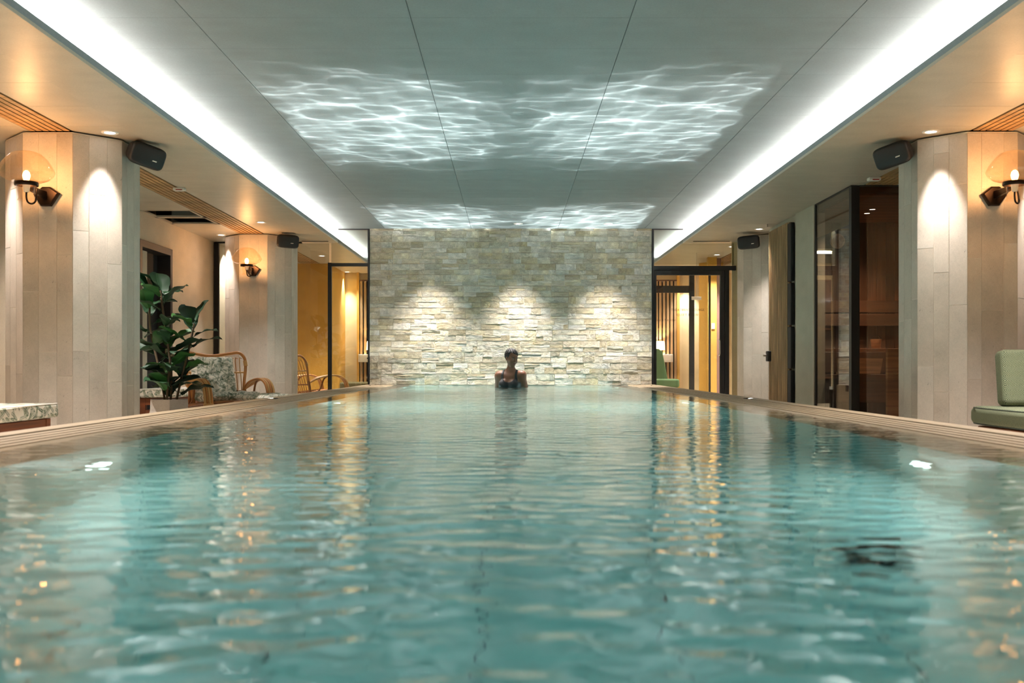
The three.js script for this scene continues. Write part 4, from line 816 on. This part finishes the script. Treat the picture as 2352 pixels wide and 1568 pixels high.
  if (cushions) {
    const bt = [[0.3, 0.25], [0.7, 0.25], [0.5, 0.42], [0.3, 0.6], [0.7, 0.6], [0.5, 0.78]];
    part('back_cushion', tufted(0.47, 0.46, 0.13, 0, 0, bt).rotateX(Math.PI / 2 - 0.345).translate(-0.04, 0.57, bz(0.57) + 0.1), M.leafFabric, t);
    part('seat_cushion', tufted(0.54, 0.66, 0.11, 0, 0, bt).rotateX(-0.06).translate(0, 0.365, 0.1), M.leafFabric, t);
  }
  return t;
}
wickerChair([-3.03, DECK, -10.55], 0.64, 'wicker armchair with leaf-print cushions beside the potted fig', true, 'wicker armchairs');
wickerChair([-2.98, DECK, -14.75], 2.35, 'bare dark wicker armchair behind the glass partition', false, 'wicker armchairs');
{
  const t = thing('wicker_footstool', 'wicker footstool with leaf-print pad in front of the wicker armchair', 'footstool', [-2.42, DECK, -9.95], 0.9);
  part('pad', tufted(0.44, 0.62, 0.08, 0, 0, [[0.35, 0.3], [0.65, 0.3], [0.35, 0.7], [0.65, 0.7]]).translate(0, 0.375, 0), M.leafFabric, t);
  part('top_frame', tube([[-0.2, 0.325, -0.28], [0.2, 0.325, -0.28], [0.2, 0.325, 0.28], [-0.2, 0.325, 0.28]], 0.014, 70, 8, true), M.rattan, t);
  for (let i = -5; i <= 5; i++) part('cane', tube([[-0.2, 0.3, i * 0.05], [0, 0.325, i * 0.05], [0.2, 0.3, i * 0.05]], 0.006, 8, 5), M.rattanPale, t);
  for (const sx of [-1, 1]) for (const sz of [-1, 1]) part('leg', tube([[sx * 0.19, 0.32, sz * 0.25], [sx * 0.2, 0.15, sz * 0.26], [sx * 0.21, 0, sz * 0.27]], 0.014, 10, 7), M.rattan, t);
  for (const sx of [-1, 1]) for (let k = -3; k <= 3; k++) part('skirt_cane', tube([[sx * 0.2, 0.32, k * 0.07], [sx * 0.205, 0.2, k * 0.07]], 0.007, 4, 5), M.rattan, t);
}

// ---------------------------------------------------------------- potted fiddle-leaf fig
{
  seed = 1234;
  const t = thing('potted_fig', 'potted fig with large dark leaves in a faceted grey planter', 'plant', [-3.3, DECK, -9.62]);
  const ring = (r, y, rot) => Array.from({ length: 6 }, (_, i) => [Math.sin(i * Math.PI / 3 + rot) * r, y, Math.cos(i * Math.PI / 3 + rot) * r]);
  const prof = [[0.2, 0.0], [0.235, 0.12], [0.2, 0.26], [0.195, 0.37], [0.175, 0.37], [0.17, 0.3]], p = [], id = [];
  prof.forEach(([r, y]) => ring(r, y, 0.35).forEach((q) => p.push(...q)));
  for (let j = 0; j < prof.length - 1; j++) for (let i = 0; i < 6; i++) { const a = j * 6 + i, b = j * 6 + (i + 1) % 6; id.push(a, b, a + 6, b, b + 6, a + 6); }
  const g0 = new THREE.BufferGeometry(); g0.setAttribute('position', new THREE.Float32BufferAttribute(p, 3)); g0.setIndex(id); const g = g0.toNonIndexed(); g.computeVertexNormals(); boxUV(g);
  part('planter', g, M.concrete, t); part('soil', new THREE.CylinderGeometry(0.165, 0.165, 0.02, 6).translate(0, 0.31, 0), M.soil, t);
  // leaf variants: broad, wavy, folded on the midrib
  const leaf = (bend, fold, wave) => {
    const p2 = [], uv = [], ix = [], n = 12, m = 6;
    for (let j = 0; j <= n; j++) { const v = j / n, w = 0.36 * Math.pow(Math.sin(Math.PI * Math.min(1, 0.06 + v * 0.94)), 0.62) * (0.55 + 0.62 * v) * (v > 0.9 ? 0.94 : 1) * (1 - 0.12 * Math.exp(-((v - 0.36) ** 2) / 0.012));
      for (let i = 0; i <= m; i++) { const u = i / m * 2 - 1, x = u * w, y = -bend * v * v + fold * Math.abs(u) * w * 1.3 + wave * Math.sin(v * 13 + u * 2) * Math.abs(u) * 0.06; p2.push(x, y, v + (y < 0 ? y * 0.15 : 0)); uv.push(i / m, v); } }
    for (let j = 0; j < n; j++) for (let i = 0; i < m; i++) { const a = j * (m + 1) + i, b = a + m + 1; ix.push(a, b, a + 1, a + 1, b, b + 1); }
    const q = new THREE.BufferGeometry(); q.setAttribute('position', new THREE.Float32BufferAttribute(p2, 3)); q.setAttribute('uv', new THREE.Float32BufferAttribute(uv, 2)); q.setIndex(ix); q.computeVertexNormals();
    const rib = tube([[0, 0.001, 0], [0, -bend * 0.25 + 0.001, 0.5], [0, -bend * 0.9, 0.95]], 0.007, 10, 4);
    return merge([q, rib, rod([0, 0.02, -0.14], [0, 0, 0.02], 0.012, 5)]);
  };
  const shapes = [leaf(0.12, 0.25, 0.5), leaf(0.28, 0.18, 0.8), leaf(0.05, 0.4, 0.4), leaf(0.4, 0.12, 0.6)], mats = [M.leafA, M.leafB, M.leafB, M.leafA, M.leafC];
  const stems = [[[0.02, 0.3, 0.02], [0.03, 0.6, 0.03], [-0.02, 0.95, 0.0], [-0.07, 1.25, -0.02], [-0.09, 1.42, -0.02]], [[-0.04, 0.3, -0.03], [-0.12, 0.7, -0.04], [-0.2, 1.05, -0.05], [-0.2, 1.35, -0.03]], [[0.06, 0.3, 0.0], [0.12, 0.55, 0.02], [0.2, 0.85, 0.03], [0.25, 1.1, 0.02]], [[0.0, 0.3, 0.07], [0.02, 0.5, 0.1], [0.05, 0.72, 0.12], [0.03, 0.9, 0.12]]];
  stems.forEach((s, si) => {
    part('stem', tube(s, 0.011, 24, 7), M.stem, t);
    const c = new THREE.CatmullRomCurve3(s.map((q) => V(...q))), n = [16, 13, 14, 10][si];
    for (let k = 0; k < n; k++) {
      const f = 0.12 + 0.88 * k / (n - 1), o = c.getPoint(f), az = k * 2.4 + si * 1.1 + rr(-0.3, 0.3), up = f > 0.95 ? rr(0.75, 1.25) : rr(0.0, 0.85) + f * 0.2, len = rr(0.24, 0.34) * (f > 0.9 ? 0.85 : 1);
      const m = part('leaf', shapes[Math.floor(rnd() * 4)], mats[Math.floor(rnd() * 5)], t);
      m.scale.setScalar(len); m.rotation.set(-up, az, rr(-0.35, 0.35), 'YXZ');
      const dir = V(Math.sin(az) * Math.cos(up), Math.sin(up), Math.cos(az) * Math.cos(up)); m.position.copy(o).addScaledVector(dir, 0.13 * len + 0.005);
    }
  });
}
// ---------------------------------------------------------------- the bather
function surfaceNet(fn, lo, hi, cell) {       // mesh of fn = 0 with smooth normals
  const n = [0, 1, 2].map((i) => Math.ceil((hi[i] - lo[i]) / cell) + 1), [a, b] = n, F = new Float32Array(n[0] * n[1] * n[2]), at = (i, j, k) => (k * b + j) * a + i;
  for (let k = 0; k < n[2]; k++) for (let j = 0; j < b; j++) for (let i = 0; i < a; i++) F[at(i, j, k)] = fn(lo[0] + i * cell, lo[1] + j * cell, lo[2] + k * cell);
  const P = [], I = [], cellV = new Int32Array(F.length).fill(-1), C = [[0, 0, 0], [1, 0, 0], [0, 1, 0], [1, 1, 0], [0, 0, 1], [1, 0, 1], [0, 1, 1], [1, 1, 1]], E = [[0, 1], [0, 2], [0, 4], [1, 3], [1, 5], [2, 3], [2, 6], [3, 7], [4, 5], [4, 6], [5, 7], [6, 7]];
  for (let k = 0; k < n[2] - 1; k++) for (let j = 0; j < b - 1; j++) for (let i = 0; i < a - 1; i++) {
    const v = C.map((c) => F[at(i + c[0], j + c[1], k + c[2])]); let x = 0, y = 0, z = 0, m = 0;
    for (const [p, q] of E) if ((v[p] < 0) !== (v[q] < 0)) { const t = v[p] / (v[p] - v[q]); x += C[p][0] + t * (C[q][0] - C[p][0]); y += C[p][1] + t * (C[q][1] - C[p][1]); z += C[p][2] + t * (C[q][2] - C[p][2]); m++; }
    if (m) { cellV[at(i, j, k)] = P.length / 3; P.push(lo[0] + (i + x / m) * cell, lo[1] + (j + y / m) * cell, lo[2] + (k + z / m) * cell); }
  }
  const quad = (p, q, r, s, flip) => { if (p < 0 || q < 0 || r < 0 || s < 0) return; flip ? I.push(p, r, q, p, s, r) : I.push(p, q, r, p, r, s); };
  for (let k = 1; k < n[2] - 1; k++) for (let j = 1; j < b - 1; j++) for (let i = 1; i < a - 1; i++) {
    const f0 = F[at(i, j, k)] < 0;
    if (f0 !== F[at(i + 1, j, k)] < 0) quad(cellV[at(i, j - 1, k - 1)], cellV[at(i, j, k - 1)], cellV[at(i, j, k)], cellV[at(i, j - 1, k)], !f0);
    if (f0 !== F[at(i, j + 1, k)] < 0) quad(cellV[at(i - 1, j, k - 1)], cellV[at(i - 1, j, k)], cellV[at(i, j, k)], cellV[at(i, j, k - 1)], !f0);
    if (f0 !== F[at(i, j, k + 1)] < 0) quad(cellV[at(i - 1, j - 1, k)], cellV[at(i, j - 1, k)], cellV[at(i, j, k)], cellV[at(i - 1, j, k)], !f0);
  }
  const Nn = [], e = cell * 0.5;
  for (let i = 0; i < P.length; i += 3) { const [x, y, z] = [P[i], P[i + 1], P[i + 2]], g = V(fn(x + e, y, z) - fn(x - e, y, z), fn(x, y + e, z) - fn(x, y - e, z), fn(x, y, z + e) - fn(x, y, z - e)).normalize(); Nn.push(g.x, g.y, g.z); }
  const G = new THREE.BufferGeometry(); G.setAttribute('position', new THREE.Float32BufferAttribute(P, 3)); G.setAttribute('normal', new THREE.Float32BufferAttribute(Nn, 3)); G.setIndex(I); return G;
}
const smin = (a, b, k) => { const h = Math.max(k - Math.abs(a - b), 0) / k; return Math.min(a, b) - h * h * k * 0.25; };
const smax = (a, b, k) => -smin(-a, -b, k);
const ell = (x, y, z, c, r) => { const px = (x - c[0]) / r[0], py = (y - c[1]) / r[1], pz = (z - c[2]) / r[2], k0 = Math.hypot(px, py, pz), k1 = Math.hypot(px / r[0], py / r[1], pz / r[2]); return k1 > 1e-9 ? k0 * (k0 - 1) / k1 : -Math.min(...r); };
const cap = (x, y, z, a, b, ra, rb) => { const dx = b[0] - a[0], dy = b[1] - a[1], dz = b[2] - a[2], px = x - a[0], py = y - a[1], pz = z - a[2], t = Math.max(0, Math.min(1, (px * dx + py * dy + pz * dz) / (dx * dx + dy * dy + dz * dz))); return Math.hypot(px - t * dx, py - t * dy, pz - t * dz) - (ra + (rb - ra) * t); };
{
  // figure stands on the pool floor (y = 0 here), faces +z, water reaches her chest at y = 1.2
  const torso = (x, y, z) => {
    let d = ell(x, y, z, [0, 1.24, -0.005], [0.148, 0.17, 0.096]);
    d = smin(d, ell(x, y, z, [0, 1.03, -0.002], [0.118, 0.17, 0.082]), 0.08); d = smin(d, ell(x, y, z, [0, 0.86, -0.01], [0.165, 0.14, 0.11]), 0.08);
    for (const s of [-1, 1]) { d = smin(d, ell(x, y, z, [s * 0.066, 1.225, 0.075], [0.064, 0.066, 0.05]), 0.03); d = smin(d, cap(x, y, z, [s * 0.03, 1.4, -0.02], [s * 0.135, 1.352, -0.012], 0.03, 0.04), 0.06); d = smin(d, cap(x, y, z, [s * 0.02, 1.335, 0.045], [s * 0.13, 1.36, 0.02], 0.018, 0.02), 0.04); }
    return d;
  };
  const sh = [[-0.158, 1.34, -0.005], [0.16, 1.352, 0.0]], el = [[-0.2, 1.075, -0.07], [0.205, 1.08, -0.075]], wr = [[-0.185, 0.86, 0.03], [0.205, 0.86, 0.02]];
  const body = (x, y, z) => {
    let d = torso(x, y, z);
    d = smin(d, cap(x, y, z, [0.0, 1.37, -0.012], [0.012, 1.49, 0.006], 0.05, 0.047), 0.045);
    [0, 1].forEach((i) => {
      d = smin(d, ell(x, y, z, sh[i], [0.052, 0.055, 0.053]), 0.05);
      d = smin(d, cap(x, y, z, sh[i], el[i], 0.044, 0.036), 0.03); d = smin(d, cap(x, y, z, el[i], wr[i], 0.037, 0.025), 0.02);
      const w = wr[i], s = i ? 1 : -1; d = smin(d, ell(x, y, z, [w[0], w[1] - 0.05, w[2] + 0.01], [0.018, 0.045, 0.036]), 0.02);
      for (let f = 0; f < 4; f++) d = smin(d, cap(x, y, z, [w[0], w[1] - 0.085, w[2] - 0.018 + f * 0.017], [w[0] - s * 0.012, w[1] - 0.15 + Math.abs(f - 1.6) * 0.01, w[2] - 0.02 + f * 0.02], 0.0085, 0.007), 0.006);
      d = smin(d, cap(x, y, z, [w[0] - s * 0.005, w[1] - 0.03, w[2] + 0.035], [w[0] - s * 0.02, w[1] - 0.085, w[2] + 0.062], 0.0105, 0.008), 0.01);
      const hip = [s * 0.085, 0.82, -0.005], kn = [s * 0.085, 0.45, 0.03], an = [s * 0.085, 0.08, -0.01];
      d = smin(d, cap(x, y, z, hip, kn, 0.082, 0.052), 0.06); d = smin(d, cap(x, y, z, kn, an, 0.05, 0.034), 0.03); d = smin(d, cap(x, y, z, [s * 0.085, 0.035, -0.02], [s * 0.095, 0.026, 0.15], 0.034, 0.024), 0.03);
    });
    return d;
  };
  const headF = (x, y, z) => {
    let d = ell(x, y, z, [0, 0.035, -0.012], [0.072, 0.088, 0.088]);
    d = smin(d, ell(x, y, z, [0, -0.022, 0.022], [0.056, 0.082, 0.063]), 0.045); d = smin(d, ell(x, y, z, [0, -0.083, 0.052], [0.026, 0.022, 0.024]), 0.03);
    for (const s of [-1, 1]) { d = smax(d, -ell(x, y, z, [s * 0.03, 0.012, 0.093], [0.019, 0.012, 0.016]), 0.012); d = smin(d, ell(x, y, z, [s * 0.03, 0.011, 0.069], [0.0135, 0.0125, 0.0125]), 0.004); d = smin(d, ell(x, y, z, [s * 0.036, -0.022, 0.06], [0.02, 0.018, 0.018]), 0.02); d = smin(d, ell(x, y, z, [s * 0.03, 0.031, 0.079], [0.02, 0.005, 0.006]), 0.01); d = smin(d, ell(x, y, z, [s * 0.072, 0.0, -0.006], [0.008, 0.029, 0.017]), 0.008); d = smin(d, ell(x, y, z, [s * 0.011, -0.028, 0.089], [0.008, 0.006, 0.008]), 0.006); }
    d = smin(d, cap(x, y, z, [0, 0.016, 0.08], [0, -0.022, 0.098], 0.007, 0.0095), 0.012);
    d = smin(d, ell(x, y, z, [0, -0.051, 0.084], [0.021, 0.0055, 0.009]), 0.005); d = smin(d, ell(x, y, z, [0, -0.061, 0.083], [0.019, 0.006, 0.009]), 0.005);
    return d;
  };
  const hairF = (x, y, z) => {
    const b = 0.0035 * Math.sin(x * 150 + y * 90) * Math.sin(y * 120 + z * 140) + 0.002 * Math.sin(x * 330 - z * 280 + y * 100);
    let d = ell(x, y, z, [0, 0.045, -0.018], [0.083, 0.09, 0.096]) + b;
    const hairline = 0.068 - 0.35 * x + (x > 0.03 ? (x - 0.03) * 0.2 : 0);                       // a swept fringe
    d = smax(d, -Math.max(z - 0.052 + 0.25 * Math.max(0, Math.abs(x) - 0.03) , 0) * 0 + Math.min((hairline - y), (z - 0.03)), 0.01);  // no hair on the face
    d = smax(d, Math.min(-0.012 - y, z + 0.035), 0.008); d = smax(d, -0.055 - y, 0.01);           // clear of ears and nape
    return d;
  };
  const skin = [0.165, 0.068, 0.036], paint = (g, fn) => { const p = g.attributes.position, c = new Float32Array(p.count * 3); for (let i = 0; i < p.count; i++) c.set(fn(p.getX(i), p.getY(i), p.getZ(i)), i * 3); g.setAttribute('color', new THREE.BufferAttribute(c, 3)); return g; };
  const bg = paint(surfaceNet(body, [-0.3, -0.03, -0.2], [0.3, 1.53, 0.2], 0.0105), () => skin);
  const hm = new THREE.Matrix4().compose(V(0.018, 1.562, 0.012), new THREE.Quaternion().setFromEuler(new THREE.Euler(0.2, 0.88, -0.1, 'YXZ')), V(1, 1, 1));
  const hg = paint(surfaceNet(headF, [-0.1, -0.13, -0.12], [0.1, 0.14, 0.13], 0.0034), (x, y, z) => {
    const ax = Math.abs(x);
    if (Math.hypot((ax - 0.03) / 0.011, (y - 0.0115) / 0.0075) < 1 && z > 0.07) return Math.hypot(ax - 0.031, y - 0.0115) < 0.0062 ? [0.015, 0.008, 0.006] : [0.2, 0.17, 0.15];
    if (Math.hypot((ax - 0.03) / 0.022, (y - 0.032) / 0.0055) < 1 && z > 0.05) return [0.03, 0.016, 0.011];
    if (Math.hypot(x / 0.022, (y + 0.056) / 0.012) < 1 && z > 0.07) return [0.15, 0.045, 0.032];
    return skin;
  }).applyMatrix4(hm);
  const all = mergeGeometries([bg, hg]);
  const t = thing('person', 'person with short dark hair in a black swimsuit standing chest-deep, head turned aside', 'person', [-0.005, POOLY, -12.9], -0.28);
  part('body', all, phys(0xffffff, 0.48, { vertexColors: true, specularIntensity: 0.7 }), t);
  part('hair', surfaceNet(hairF, [-0.1, -0.08, -0.13], [0.1, 0.16, 0.11], 0.0042).applyMatrix4(hm), std(0x0b0a0b, 0.55), t);
  const suitF = (x, y, z) => {
    const d = torso(x, y, z) - 0.0055, ax = Math.abs(x);
    const neck = 1.262 + Math.pow(Math.max(0, ax - 0.01) / 0.085, 2.4) * 0.075 + (z < 0 ? 0.02 : 0);      // scoop between the straps
    const side = 1.265 + Math.max(0, 0.118 - ax) * 6;                                                  // armholes
    let top = y - Math.min(neck + (ax > 0.075 ? 1 : 0), side);
    const strap = Math.max(Math.abs(ax - 0.093 - (1.38 - y) * 0.06) - 0.0125, y - 1.42, 1.2 - y);
    top = Math.min(top, strap);
    const leg = (0.80 + Math.max(0, ax - 0.03) * 1.1) - y;
    return smax(smax(d, -(torso(x, y, z) + 0.012), 0.004), smax(top, leg, 0.004), 0.003);
  };
  part('swimsuit', surfaceNet(suitF, [-0.22, 0.74, -0.16], [0.22, 1.44, 0.17], 0.006), std(0x0c1014, 0.6), t);
}
scene.traverse((o) => { if (o.isMesh) { o.castShadow = true; o.receiveShadow = true; } });
renderer.render(scene, camera);
